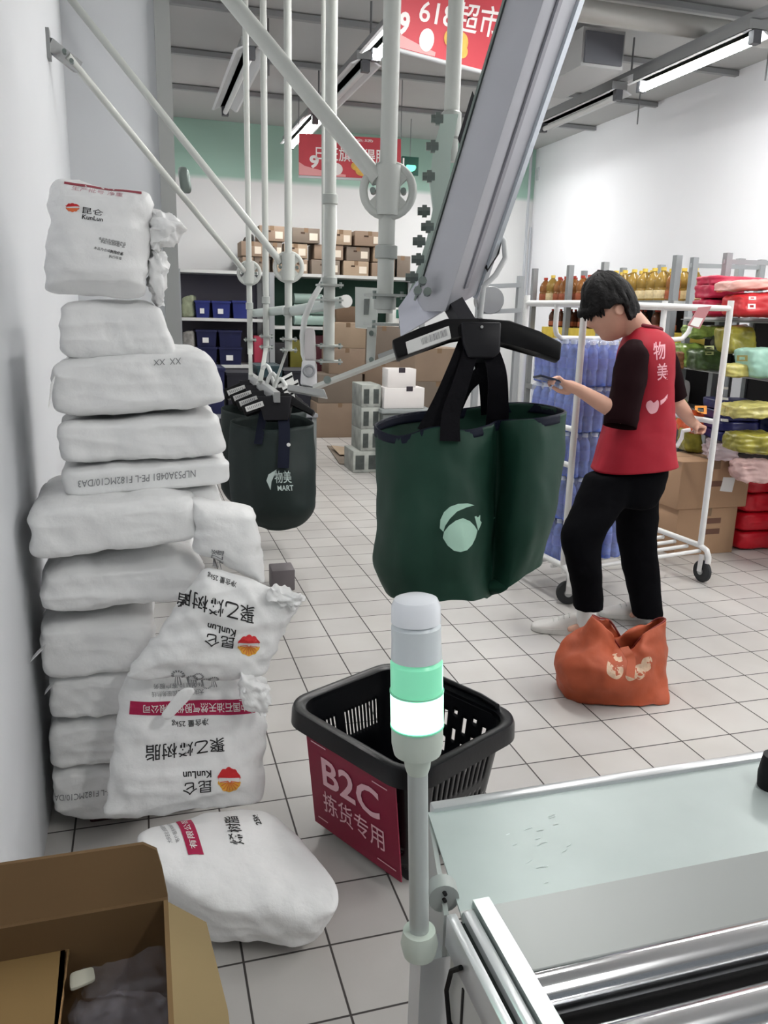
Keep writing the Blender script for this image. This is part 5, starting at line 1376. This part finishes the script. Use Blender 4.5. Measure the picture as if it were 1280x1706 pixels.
rr = soft(((1236, 482), (1330, 480), (1330, 524), (1232, 522)), 4.2, .3, ricer, 'rice_bag', 'bright red bag with white square prints at the right picture edge', 'bag', G1, zt)
def squares(o, pts, m, d_=3.6):
    t_ = bvh_of(o)
    for x, y, w, h in pts:
        q = NB()
        for a0, a1, b0, b1 in ((0, 1, 0, .25), (0, 1, .75, 1), (0, .25, .25, .75), (.75, 1, .25, .75)):
            q.faces.new([q.verts.new(at(x+w*a, y+h*v, d=d_)) for a, v in ((a0, b0), (a1, b0), (a1, b1), (a0, b1))])
        lay_on(q, t_, at(pts[0][0], pts[0][1], d=1)-CAM, .003); obj('square_print', q, m, o, smooth=False)
squares(rr, ((1248, 494, 16, 7), (1246, 510, 17, 11)), white_ink)
squares(r1, ((1194, 506, 14, 9),), M('print_brown', (150, 96, 84), .6)); squares(r2_, ((1194, 482, 14, 7),), M('print_orange', (232, 150, 110), .6))
zm = zk(1.152)
soft(((1136, 556), (1182, 554), (1184, 592), (1136, 598)), 4.75, .25, gr1, 'snack_pack', 'green patterned pack left of the cart post on the right shelf', 'pack', G1, zm, wr=.016)
soft(((1156, 540), (1214, 542), (1214, 566), (1156, 566)), 4.7, .25, gr1, 'snack_pack', 'light green flat pack lying on top of the dark green pack', 'pack', G1, wr=.016)
dgp = soft(((1166, 566), (1214, 566), (1214, 604), (1166, 602)), 4.55, .25, gr3, 'snack_pack', 'dark green pack right behind the cart post on the right shelf', 'pack', G1, zm)
squares(dgp, ((1174, 576, 16, 9), (1176, 590, 20, 8)), M('print_pale_green', (168, 176, 120), .6))
soft(((1128, 566), (1146, 564), (1146, 594), (1128, 596)), 4.62, .1, brownp, 'snack_pack', 'small brown pack next to the red vest on the right shelf', 'pack', G1, zm)
soft(((1216, 545), (1262, 540), (1268, 590), (1216, 592)), 4.3, .25, gr2, 'snack_pack', 'big olive yellow bag standing on the right shelf', 'pack', G1)
cfp = soft(((1214, 586), (1256, 584), (1256, 608), (1214, 608)), 4.1, .12, creamy, 'snack_pack', 'cream coloured flat pack at the shelf front under the olive bag', 'pack', G1, zm)
squares(cfp, ((1228, 592, 18, 10),), M('print_olive', (140, 130, 70), .6))
soft(((1256, 560), (1310, 556), (1310, 612), (1256, 610)), 4.05, .25, mintm, 'snack_pack', 'mint green pack at the right picture edge on the middle board', 'pack', G1, zm)
zl = zk(.802)
oo = soft(((1150, 664), (1188, 666), (1186, 702), (1150, 700)), 4.55, .22, orangep, 'snack_pack', 'orange pack with yellow frame print on the lower board', 'pack', G1, zl, p=9)
squares(oo, ((1158, 676, 20, 14),), M('print_amber', (250, 170, 80), .6), 3.9)
soft(((1136, 640), (1152, 640), (1152, 694), (1136, 694)), 4.7, .2, gr1, 'snack_pack', 'narrow green pack next to the orange pack', 'pack', G1, zl)
for k in range(4):
    soft(((1202, 636+18*k), (1272, 638+18*k), (1272, 655+18*k), (1202, 653+18*k)), 4.32, .25, navy_p, 'navy_tub', 'dark navy tub, %s of the stack of four by the cart post' % ('top', 'second', 'third', 'bottom')[k], 'tub', 'navy tubs on the right shelf', zl+.0545*SK*(3-k), p=10, wr=.002, amp=.002)
    q = [at(x, y+18*k, d=4.28*SK) for x, y in ((1203, 644), (1214, 645), (1214, 649), (1203, 648))]
    obj('label', hexa(NB(), ext(q, fh*.02)), labelm, SC.objects[-1] if False else COL.objects[-1])
soft(((1230, 676), (1300, 672), (1300, 700), (1222, 702)), 3.98, .25, creamy, 'snack_pack', 'cream and olive pack lying over another at the right picture edge', 'pack', G1, wr=.016)
soft(((1234, 700), (1310, 698), (1310, 736), (1230, 730)), 3.9, .22, gr2, 'snack_pack', 'olive pack lying lowest on the lower board at the right picture edge', 'pack', G1, zl, wr=.016)

soft(((1196, 540), (1226, 536), (1226, 600), (1196, 600)), 4.6, .12, M('pack_black', (34, 36, 32), .35, var=.4, scale=12), 'snack_pack', 'black green pack standing behind the olive yellow bag', 'pack', G1, zm)
soft(((1236, 540), (1300, 534), (1300, 566), (1240, 570)), 4.5, .12, MATS['pack_black'], 'snack_pack', 'black topped pack at the back above the mint pack', 'pack', G1, zm)
soft(((1130, 628), (1150, 626), (1152, 664), (1130, 664)), 5.0, .15, MATS['pack_black'], 'snack_pack', 'dark pack at the back of the lower board by the red vest', 'pack', G1, zl)
for k in range(3):
    soft(((1218+26*k, 640), (1246+26*k, 640), (1246+26*k, 690), (1218+26*k, 690)), 4.62, .12, navy_p, 'navy_pack', 'shiny navy pack at the back of the lower board, %s of three' % ('left', 'middle', 'right')[k], 'pack', 'navy packs behind the tubs', zl)
# boxes and red packs on the floor
cardb = M('box_brown', (176, 142, 112), .75, var=.06, scale=5); cardd = M('box_tape', (132, 108, 84), .5)
def pbox(name, label, cat, a, b_, m, group=None, tape=True, rz=0):
    a, b_ = V(a), V(b_); c = (a+b_)/2; t = thing(name, label, cat, (c.x, c.y, a.z), group)
    s = b_-a; w = bbox(NB(), a, b_); bevel(w, .004); bd_ = obj('body', w, m, t, angle=50)
    if tape:
        obj('tape', bbox(NB(), (c.x-.025, a.y-.0008, b_.z-.05), (c.x+.025, b_.y+.0008, b_.z+.0008)), cardd, t)
        obj('flap_seam', bbox(NB(), (a.x+.002, c.y-.0015, b_.z-.001), (b_.x-.002, c.y+.0015, b_.z+.0006)), M('seam_dark', (110, 84, 60), .8), t)
    t.rotation_euler = (0, 0, rz); return t
b1 = at(1122, 927, Z=0); b2 = at(1224, 922, Z=0)
t1 = pbox('cardboard_box', 'lower brown cardboard box on the floor behind the cart wheel', 'box', (b1.x, b1.y, 0), (b2.x, b1.y+.34, .30), cardb, 'brown boxes by the right shelf')
t2 = pbox('cardboard_box', 'upper brown cardboard box with white label behind the cart post', 'box', (b1.x-.02, b1.y-.01, .302), (b2.x+.05, b1.y+.34, .60), cardb, 'brown boxes by the right shelf')
q = [at(x, y, Y=b1.y-.013) for x, y in ((1206, 795), (1226, 796), (1220, 820), (1200, 818))]
obj('label', hexa(NB(), ext(q, (0, .003, 0))), labelm, t2)
for t_, z, x0, w in ((t2, .44, .20, .16), (t1, .2, .2, .12), (t1, .13, .2, .12)):
    obj('printed_bar', bbox(NB(), (b1.x+x0, b1.y-.0125 if t_ is t2 else b1.y-.0015, z), (b1.x+x0+w, b1.y-.01 if t_ is t2 else b1.y+.001, z+.035)), M('print_darkbrown', (112, 80, 66), .7), t_)
redp = M('pack_red', (206, 28, 44), .28, var=.25, scale=9, bump=.3, bscale=24)
for k in range(4):
    z = .001+.125*k
    c = [V((b2.x+.06, b1.y-.0, z+.125)), V((b2.x+.56, b1.y-.0, z+.125)), V((b2.x+.56, b1.y, z)), V((b2.x+.06, b1.y, z))]
    tag(obj('red_pack', sack(ext(c, (0, .3, 0)), n=16, p=7, amp=.007, freq=12, seed=k, wr=.006), redp, base=True, angle=70), 'shiny red pack on the floor, %s of the stack of four right of the boxes' % ('bottom', 'second', 'third', 'top')[k], 'pack', 'shiny red packs')
soft(((1192, 756), (1232, 760), (1236, 790), (1180, 786)), 4.9, .2, M('film_clear', (214, 196, 200), .2, alpha=.6, bump=.4, bscale=14), 'plastic_film', 'crumpled clear plastic film on the upper brown box', 'plastic film', None, .604, wr=.03, amp=.02)
soft(((1232, 766), (1300, 762), (1300, 806), (1232, 804)), 4.75, .2, M('film_pink', (226, 190, 186), .35, var=.15, bump=.3, bscale=14), 'plastic_film', 'pale pink plastic bag lying on the red packs', 'plastic film', None, .5, wr=.03, amp=.015)
soft(((1136, 745), (1166, 742), (1172, 782), (1138, 784)), 5.2, .15, gr2, 'snack_pack', 'yellow olive pack behind the boxes near the red vest', 'pack', None, .604)

# far shelf with bottles
FX0, FY0, FY1 = 3.84, 5.36, 7.75
fsh = thing('shelf_unit', 'grey shelf along the right wall with oil bottles on its top board', 'shelf', (FX0+.3, 6.5, 0), 'metal shelf units')
for z, m in ((1.572, shelf_w), (1.20, shelf_w), (.75, shelf_w), (.2, shelf_w)):
    bd_ = obj('board', bbox(NB(), (FX0, FY0, z-.03), (FX0+.6, FY1, z)), m, fsh); obj('front_rail', bbox(NB(), (FX0-.008, FY0, z-.045), (FX0, FY1, z+.004)), shelfm, bd_)
for y in (5.40, 6.4, 7.0, 7.72):
    for x in (FX0+.02, FX0+.58): obj('upright', bbox(NB(), (x-.025, y-.025, 0), (x+.025, y+.025, 1.9)), shelfm, fsh)
obj('back_panel', bbox(NB(), (FX0+.6, FY0, .1), (FX0+.61, FY1, 1.55)), MATS['panel_shade'], fsh)  # likewise an added dark sheet, standing for shade behind the goods
amber = M('oil_amber', (150, 98, 52), .15, var=.3, scale=6); golden = M('oil_golden', (156, 126, 62), .15, var=.25, scale=6); brownb = M('sauce_brown', (84, 50, 34), .2)
capr = M('cap_red', (176, 60, 44), .4); capy = M('cap_yellow', (230, 200, 90), .4); labc = M('label_cream', (226, 206, 160), .5, var=.2, scale=60); labr = M('label_rust', (170, 92, 60), .5, var=.2, scale=60)
def bottle0(name, label, m, cm, lm, h, r):
    t = thing(name, label, 'bottle', (0, 0, 0), 'bottles on the top board')
    obj('body', lathe(NB(), [(r*.8, 0), (r, .01), (r, h*.34), (r*.9, h*.4), (r, h*.46), (r, h*.62), (r*.75, h*.76), (r*.3, h*.88), (r*.3, h*.92)], seg=16), m, t)
    obj('cap', cyl(NB(), (0, 0, h*.9), (0, 0, h), r*.36, 12), cm, t)
    obj('label', lathe(NB(), [(r*1.005, h*.08), (r*1.02, h*.085), (r*1.02, h*.32), (r*1.005, h*.325)], seg=16), lm, t)
    obj('handle', tube(NB(), [(0, r*.3, h*.88), (0, r*.95, h*.82), (0, r*.98, h*.62)], r*.13, 8), m, t); return t
pos = []
y = 5.5
while y < 7.66:
    for j in range(2): pos.append((FX0+.09+.17*j+rs.uniform(-.01, .01), y+rs.uniform(-.015, .015), j))
    y += .14
kinds = [bottle0('oil_bottle', 'amber cooking oil bottle with red cap on the top board of the far right shelf', amber, capr, labr, .235, .056), bottle0('oil_bottle', 'golden cooking oil bottle with yellow cap on the top board of the far right shelf', golden, capy, labc, .255, .06)]
used = [False, False]
for i, (x, y, j) in enumerate(pos):
    k = 0 if (y > 6.55) != (i % 7 == 0) else 1
    a = rs.uniform(0, 6)
    if not used[k]: kinds[k].location = (x, y, 1.573); kinds[k].rotation_euler = (0, 0, a); used[k] = True; kinds[k]['group'] = ('amber', 'golden')[k]+' oil bottles on the top board'
    else: dup(kinds[k], (x, y, 1.573), a)
yellowc = M('box_yellow', (232, 204, 84), .45, var=.12, scale=14)
first = None
for i in range(8):
    y = 5.5+.27*i
    lab = 'yellow box on the board below the oil bottles, %s counting from the far corner' % ('eighth', 'seventh', 'sixth', 'fifth', 'fourth', 'third', 'second', 'first')[i]
    if first is None: first = pbox('yellow_box', lab, 'box', (FX0+.03, y-.12, 1.202), (FX0+.33, y+.12, 1.335), yellowc, 'yellow boxes below the oil bottles', tape=False)
    else: dup(first, (first.location.x, y, 1.202), 0, lab)
sauce = bottle0('sauce_bottle', 'small dark sauce bottle standing on the yellow boxes', brownb, capr, labr, .17, .034); sauce['group'] = 'sauce bottles on the yellow boxes'; f_ = True
for i in range(22):
    p = (FX0+.08+.1*(i % 2)+rs.uniform(-.01, .01), 5.5+.095*i, 1.337)
    if f_: sauce.location = p; f_ = False
    else: dup(sauce, p, rs.uniform(0, 6))
for i in range(7):
    y = 5.47+.31*i; m = (M('sack_white', (214, 210, 208), .5, var=.1), M('sack_dark', (52, 44, 48), .6), M('sack_rose', (176, 120, 120), .5, var=.2))[i % 3]
    c = [V((FX0+.04, y+.28, .98)), V((FX0+.04, y, .98)), V((FX0+.04, y, .758)), V((FX0+.04, y+.28, .758))]
    tag(obj('goods_sack', sack(ext(c, (.3, 0, 0)), n=12, p=6, amp=.004, freq=9, seed=i), m, base=True), '%s sack on the second board of the far shelf, %s from the near end' % (('white', 'dark', 'rose')[i % 3], ('first', 'second', 'third', 'fourth', 'fifth', 'sixth', 'seventh')[i]), 'sack', 'sacks on the far right shelf')

# ------------------------------------------------------------------ back wall shelves
YS1 = 9.75
def sx(x, y, Y=YS1): return at(x, y, Y=Y)
lsh = thing('shelf_unit', 'dark backed metal shelf by the back wall with blue crates, left one', 'shelf', (1.1, 9.95, 0), 'metal shelf units')
xl, xm, xr = sx(298, 520).x, sx(448, 520).x, sx(704, 520).x
zs = [sx(360, y).z for y in (450, 530, 608, 686)]
def back_shelf(t, x0, x1, zlist, backm):
    for z in zlist: obj('board', bbox(NB(), (x0, YS1-.0, z-.035), (x1, YS1+.55, z)), shelf_w, t)
    obj('back_panel', bbox(NB(), (x0, YS1+.55, zlist[-1]-.1), (x1, YS1+.57, zlist[0]-.03)), backm, t)
    for x in (x0, x1):
        for y in (YS1+.0, YS1+.53): obj('upright', bbox(NB(), (x-.03, y-.02, 0), (x+.03, y+.03, zlist[0])), shelfm, t)
back_shelf(lsh, xl, xm-.035, zs+[.1], M('panel_mauve', (92, 90, 100), .7))
rsh = thing('shelf_unit', 'dark green backed metal shelf by the back wall under the brown cartons', 'shelf', (2.3, 9.95, 0), 'metal shelf units')
zr = [sx(550, y).z for y in (456, 545, 625)]
back_shelf(rsh, xm+.035, xr, [zs[0]]+zr[1:]+[.1], M('panel_green', (44, 74, 62), .7))
# cartons on top
cb = [M('carton_tan', (150, 130, 112), .75, var=.12, scale=3), M('carton_grey', (128, 116, 104), .75, var=.12, scale=3), M('carton_light', (168, 148, 126), .75, var=.12, scale=3)]
ct = {'bottom': [(404, 422), (424, 450), (455, 482), (487, 512), (519, 566), (573, 615), (621, 656)], 'middle': [(402, 438), (446, 470), (473, 512), (524, 572), (578, 616), (623, 657)], 'top': [(432, 474), (487, 532), (550, 585), (591, 640)]}
hts = {'bottom': (455, 430), 'middle': (430, 401), 'top': (401, 373)}
lblp = M('carton_label', (222, 212, 196), .6)
ordn = ('first', 'second', 'third', 'fourth', 'fifth', 'sixth', 'seventh')
zz = {'bottom': zs[0]+.001}
hgt = .17
for r_, z in (('bottom', zs[0]+.001), ('middle', zs[0]+.175), ('top', zs[0]+.35)):
    for i, (x0, x1) in enumerate(ct[r_]):
        a, b_ = sx(x0, 420, 9.85).x, sx(x1, 420, 9.85).x
        dz = rs.uniform(-.012, 0); dy = rs.uniform(0, .05)
        t = pbox('carton', 'brown carton on top of the back shelf, %s from the left in the %s row' % (ordn[i], r_), 'carton', (a, 9.82+dy, z), (b_, 10.2+dy, z+.172+dz), cb[(i+len(r_)) % 3], 'brown cartons on the back shelf', tape=True)
        obj('label', bbox(NB(), (a+(b_-a)*.62, 9.816+dy, z+.03), (a+(b_-a)*.92, 9.82+dy, z+.11)), lblp, t)
        obj('hand_hole', bbox(NB(), (a+(b_-a)*.3, 9.817+dy, z+.1), (a+(b_-a)*.45, 9.82+dy, z+.12)), M('hole_dark', (70, 54, 42), .8), t)
soft(((404, 396), (420, 388), (424, 420), (400, 424)), 9.7, .2, M('wrap_dark', (80, 74, 70), .4, var=.4, scale=10), 'dark_bundle', 'dark wrapped bundle at the left end of the carton pile', 'bundle', None)
for i, (x0, x1, y0, y1) in enumerate(((660, 678, 426, 455), (672, 700, 436, 462))):
    p, q = sx(x0, y1, 9.4), sx(x1, y0, 9.4)
    pbox('carton', ('greyish carton at the right end of the carton pile, left of two', 'greyish carton behind the bolted plate, right of two')[i], 'carton', (p.x, 9.76, zs[0]+.001), (q.x, 10.0, zs[0]+.25), cb[1], 'brown cartons on the back shelf')
# crates and goods on the left back shelf
crate_b = M('crate_blue', (40, 50, 118), .4, var=.2, scale=6); crate_n = M('crate_navy', (28, 32, 72), .45, var=.2, scale=6)
def crate(x0, x1, y0, z, m, label, lab_=True, Y=YS1+.03, dep=.36):
    a, b_ = sx(x0, 520, Y).x, sx(x1, 520, Y).x; h = y0
    t = thing('storage_crate', label, 'crate', ((a+b_)/2, Y+dep/2, z), 'blue storage crates')
    b = NB(); hexa(b, [(a+.012, Y+.012, z), (b_-.012, Y+.012, z), (b_-.012, Y+dep-.012, z), (a+.012, Y+dep-.012, z), (a, Y, z+h), (b_, Y, z+h), (b_, Y+dep, z+h), (a, Y+dep, z+h)]); obj('body', b, m, t)
    b = NB()
    for u0, u1, v0, v1 in ((a-.008, b_+.008, Y-.008, Y+.008), (a-.008, b_+.008, Y+dep-.008, Y+dep+.008)): bbox(b, (u0, v0, z+h-.02), (u1, v1, z+h+.003))
    for u in (a, b_): bbox(b, (u-.008, Y, z+h-.02), (u+.008, Y+dep, z+h+.003))
    obj('rim', b, m, t)
    if lab_: obj('label', bbox(NB(), (a+(b_-a)*.3, Y-.006, z+h*.25), (a+(b_-a)*.6, Y+.01, z+h*.55)), labelm, t)
z1, z2, z3, z0_ = zs[1]+.001, zs[2]+.001, zs[3]+.001, .101
crate(326, 350, .19, z1, crate_b, 'blue crate with white label, left of three on the upper board of the back shelf')
crate(354, 384, .19, z1, crate_b, 'blue crate with white label, middle of three on the upper board of the back shelf')
crate(388, 414, .2, z1, crate_b, 'plain blue crate, right of three on the upper board of the back shelf', False)
crate(326, 360, .2, z2, crate_n, 'navy crate, lower left of four on the middle board of the back shelf', False)
crate(364, 402, .2, z2, crate_n, 'navy crate with label, lower right of four on the middle board of the back shelf')
crate(326, 360, .19, z2+.205, crate_n, 'navy crate, upper left of four on the middle board of the back shelf', True)
crate(364, 402, .19, z2+.205, crate_n, 'navy crate, upper right of four on the middle board of the back shelf', False)
crate(304, 350, .28, z3, crate_n, 'navy crate, left of two on the low board of the back shelf', False)
crate(356, 404, .28, z3, M('crate_slate', (64, 78, 112), .45, var=.2, scale=6), 'slate blue crate, right of two on the low board of the back shelf', False)
soft(((302, 492), (322, 488), (324, 526), (300, 526)), 9.3, .2, M('goods_green', (160, 168, 140), .5, var=.4, scale=14), 'goods_bag', 'pale green bag at the left end of the upper board on the back shelf', 'bag', None, z1)
soft(((302, 548), (322, 546), (322, 604), (302, 604)), 9.3, .2, M('goods_grey', (140, 138, 134), .5, var=.5, scale=18), 'goods_bag', 'grey brown bag at the left end of the middle board on the back shelf', 'bag', None, z2)
# goods on the right back shelf
def rbox(x0, x1, y0, y1, Y, m, name, label, cat, group=None, zb=None, dep=.3, tape=False):
    p, q = at(x0, y1, Y=Y), at(x1, y0, Y=Y); z = p.z if zb is None else zb
    return pbox(name, label, cat, (p.x, Y, z), (q.x, Y+dep, z+(q.z-p.z)), m, group, tape)
Yr = YS1+.04
rbox(424, 440, 558, 606, YS1+.03, M('pack_crimson', (170, 56, 78), .5), 'goods_box', 'small crimson box between the two far thin pipes', 'box', None, zs[2]+.001)
rbox(484, 516, 568, 625, Yr, M('bin_olive', (112, 108, 40), .5, var=.2), 'goods_box', 'olive yellow bin right of the third pipe on the back shelf', 'bin', None, zr[2]+.001)
rbox(452, 480, 572, 625, Yr, M('bin_black', (30, 30, 34), .5), 'goods_box', 'black bin left of the olive bin on the back shelf', 'bin', None, zr[2]+.001)
rbox(520, 545, 560, 625, Yr, M('bin_maroon', (84, 40, 48), .5), 'goods_box', 'maroon box right of the olive bin on the back shelf', 'box', None, zr[2]+.001)
rbox(560, 600, 510, 544, Yr, M('bin_brown', (104, 84, 66), .6), 'goods_box', 'brown box on the upper board right of the white tube end', 'box', None, zr[1]+.001)
for k in range(3):
    t = thing('roll', 'pale green plastic roll on the back shelf, %s of the pile of three' % ('bottom', 'middle', 'top')[k], 'roll', at(520, 540-18*k, Y=9.9), 'pale green rolls')
    p = at(512, 0, Y=9.9); z = zr[1]+.075+.125*k
    obj('roll', cyl(NB(), (at(490, 500, Y=9.9).x, 9.9, z), (at(560-12*k, 500, Y=9.9).x, 9.9, z), .06, 18), M('roll_green', (148, 170, 162), .45), t)
    obj('end', cyl(NB(), (at(560-12*k, 500, Y=9.9).x, 9.9, z), (at(560-12*k, 500, Y=9.9).x+.012, 9.9, z), .05, 18), labelm, t)
lg_ = M('carton_white', (222, 224, 220), .5)
for k in range(4):
    p = rbox(655, 690, 596-30*k-28, 596-30*k, Yr, lg_, 'white_box', 'white box with green panel, %s of the column left of the beam foot' % ('lowest', 'second', 'third', 'highest')[k], 'box', 'white boxes behind the beam', zr[2]+.002+.205*k)
    a = at(660, 620-30*k, Y=Yr); c = at(674, 606-30*k, Y=Yr)
    obj('panel_print', bbox(NB(), (a.x, Yr-.006, a.z), (c.x, Yr+.001, c.z)), M('print_green', (52, 108, 92), .5) if k % 2 else M('print_navy', (52, 58, 104), .5), p)
pb_ = at(672, 604, Y=7.6)
# tall brown boxes standing on the floor at the end of the aisle
Y5 = 9.1
bx = [(528, 606, 728, 676), (530, 604, 676, 626), (548, 608, 626, 584), (550, 608, 584, 545)]
zc = 0.0
for k, (x0, x1, y1, y0) in enumerate(bx):
    a, c = at(x0, 640, Y=Y5), at(x1, 640, Y=Y5); h = [.40, .33, .29, .28][k]
    pbox('cardboard_box', 'brown box in the tall column at the aisle end, %s one' % ('bottom', 'second', 'third', 'top')[k], 'box', (a.x, Y5, zc), (c.x, Y5+.4, zc+h), cb[(0, 1, 0, 2)[k]], 'tall brown boxes at the aisle end'); zc += h+.002
a, c = at(608, 640, Y=Y5+.05), at(668, 640, Y=Y5+.05); zc = 0
for k, h in enumerate((.45, .42, .40)):
    pbox('cardboard_box', 'wide brown box behind the slotted plate, %s of three' % ('bottom', 'middle', 'top')[k], 'box', (a.x, Y5+.05, zc), (c.x, Y5+.45, zc+h), cb[(1, 0, 1)[k]], 'wide brown boxes at the aisle end'); zc += h+.002
a, c = at(690, 640, Y=8.0), at(770, 640, Y=8.0); zc = 0
for k, h in enumerate((.38, .36, .34)):
    pbox('cardboard_box', 'big brown box behind the near hanger, %s of three' % ('bottom', 'middle', 'top')[k], 'box', (a.x, 8.0, zc), (c.x, 8.5, zc+h), cb[(1, 1, 0)[k]], 'big brown boxes behind the hanger'); zc += h+.002
# grey bin with the white boxes, patterned boxes, flat carton
Y6 = 6.9
a, c = at(634, 760, Y=Y6), at(722, 690, Y=Y6)
bn = thing('grey_bin', 'grey lidded bin under the two white boxes behind the green bag', 'bin', ((a.x+c.x)/2, Y6+.2, 0))
zb_ = at(680, 682, Y=Y6).z
obj('body', bevel(bbox(NB(), (a.x+.02, Y6+.02, 0), (c.x-.02, Y6+.42, zb_-.04)), .02), M('bin_grey', (118, 124, 122), .5), bn)
obj('lid', bevel(bbox(NB(), (a.x, Y6, zb_-.04), (c.x, Y6+.44, zb_)), .012), M('lid_grey', (142, 148, 148), .45), bn)
wb = M('box_white', (226, 222, 220), .5)
p1_ = rbox(640, 708, 641, 676, Y6+.05, wb, 'white_box', 'lower white box with small dark emblem on the grey bin', 'box', 'white boxes on the grey bin', zb_+.001, .2)
h1 = (at(640, 641, Y=Y6+.05).z-at(640, 676, Y=Y6+.05).z)
p2_ = rbox(646, 694, 610, 641, Y6+.06, wb, 'white_box', 'upper white box with small dark emblem on the lower one', 'box', 'white boxes on the grey bin', zb_+.002+h1, .18)
for p_, x, y in ((p1_, 683, 648), (p2_, 671, 617)):
    e = at(x, y, Y=Y6+.045); yy = Y6+.05 if p_ is p1_ else Y6+.06
    obj('emblem', bbox(NB(), (e.x-.03, yy-.002, e.z-.022), (e.x+.03, yy+.001, e.z+.022)), M('emblem_dark', (54, 48, 56), .5), p_)
patt = M('box_pattern', (168, 172, 166), .5, var=.5, scale=9)
for k in range(4):
    x0, x1 = (602, 634) if k else (590, 634)
    z = .002+.2*k; aa, cc_ = at(x0, 700, Y=7.0), at(x1, 700, Y=7.0)
    t = pbox('printed_box', 'pale box with dark picture panels, %s of the column left of the grey bin' % ('bottom', 'second', 'third', 'top')[k], 'box', (aa.x, 7.0, z), (cc_.x, 7.35, z+.198), patt, 'printed boxes left of the grey bin', False)
    for j in range(2):
        w = (cc_.x-aa.x)/2
        obj('picture_panel', bbox(NB(), (aa.x+w*j+.02, 6.998, z+.03), (aa.x+w*j+w-.02, 7.001, z+.16)), M('panel_ink', (74, 80, 78), .5, var=.4, scale=20), t)
p = at(558, 756, Z=0)
t = thing('flat_carton', 'flattened carton with raised flap lying on the aisle floor', 'carton', p)
obj('sheet', poly_prism(NB(), [at(x, y, Z=.012) for x, y in ((545, 742), (612, 752), (632, 778), (566, 772))], (0, 0, -.008)), cb[1], t)
obj('flap', poly_prism(NB(), [at(552, 742, Z=.05), at(612, 748, Z=.06), at(618, 757, Z=.03), at(566, 757, Z=.03)], (0, 0, -.006)), cb[2], t)
# dark counter and bins below the shelves
Y7 = 7.2
a, c = at(300, 700, Y=Y7), at(524, 700, Y=Y7); zt_ = at(480, 690, Y=Y7).z
ctr = thing('counter', 'dark low counter with pale edge behind the hanging far bags', 'counter', ((a.x+c.x)/2, Y7+.3, 0))
obj('top', bbox(NB(), (a.x, Y7-.02, zt_-.03), (c.x+.03, Y7+.62, zt_)), M('counter_edge', (142, 144, 148), .4), ctr)
obj('body', bbox(NB(), (a.x+.02, Y7, 0), (c.x, Y7+.6, zt_-.03)), M('counter_dark', (40, 42, 50), .6), ctr)
obj('side_panel', bbox(NB(), (c.x-.02, Y7-.004, 0), (c.x+.02, Y7+.6, zt_-.03)), M('counter_side', (128, 132, 132), .5), ctr)
for i, (x0, x1, h, m) in enumerate(((330, 372, .40, crate_n), (376, 424, .36, M('crate_black', (26, 26, 36), .5)), (428, 470, .42, M('crate_teal', (38, 60, 66), .5)), (474, 520, .38, MATS['crate_black']))):
    crate(x0, x1, h, zt_+.001, m, 'dark open crate on the counter behind the far bags, %s from the left' % ordn[i], False, Y7+.05, .45)
# grey drum on a rack behind the beam
t = thing('metal_drum', 'grey metal drum lying on a rack right of the beam foot', 'drum', at(815, 500, d=5.2))
p = at(818, 505, d=5.55)+V((0, 0, .02))
obj('drum', lathe(NB(), [(.001, 0), (.09, .005), (.095, .03), (.095, .25), (.001, .26)], p, fh, 26), M('drum_grey', (150, 152, 154), .35, .4), t)
rk = thing('rack_frame', 'thin grey rack frame left of the back corner conduit', 'rack', at(845, 600, d=5.6))
for x, y0 in ((800, 478), (868, 460)):
    q = at(x, y0, d=5.6); obj('post', bbox(NB(), (q.x-.02, q.y-.02, 0), (q.x+.02, q.y+.02, q.z)), shelfm, rk)
for y in (478, 520): obj('rail', bar(NB(), at(796, y, d=5.6), at(868, y-3, d=5.6), .03, .03), shelfm, rk)
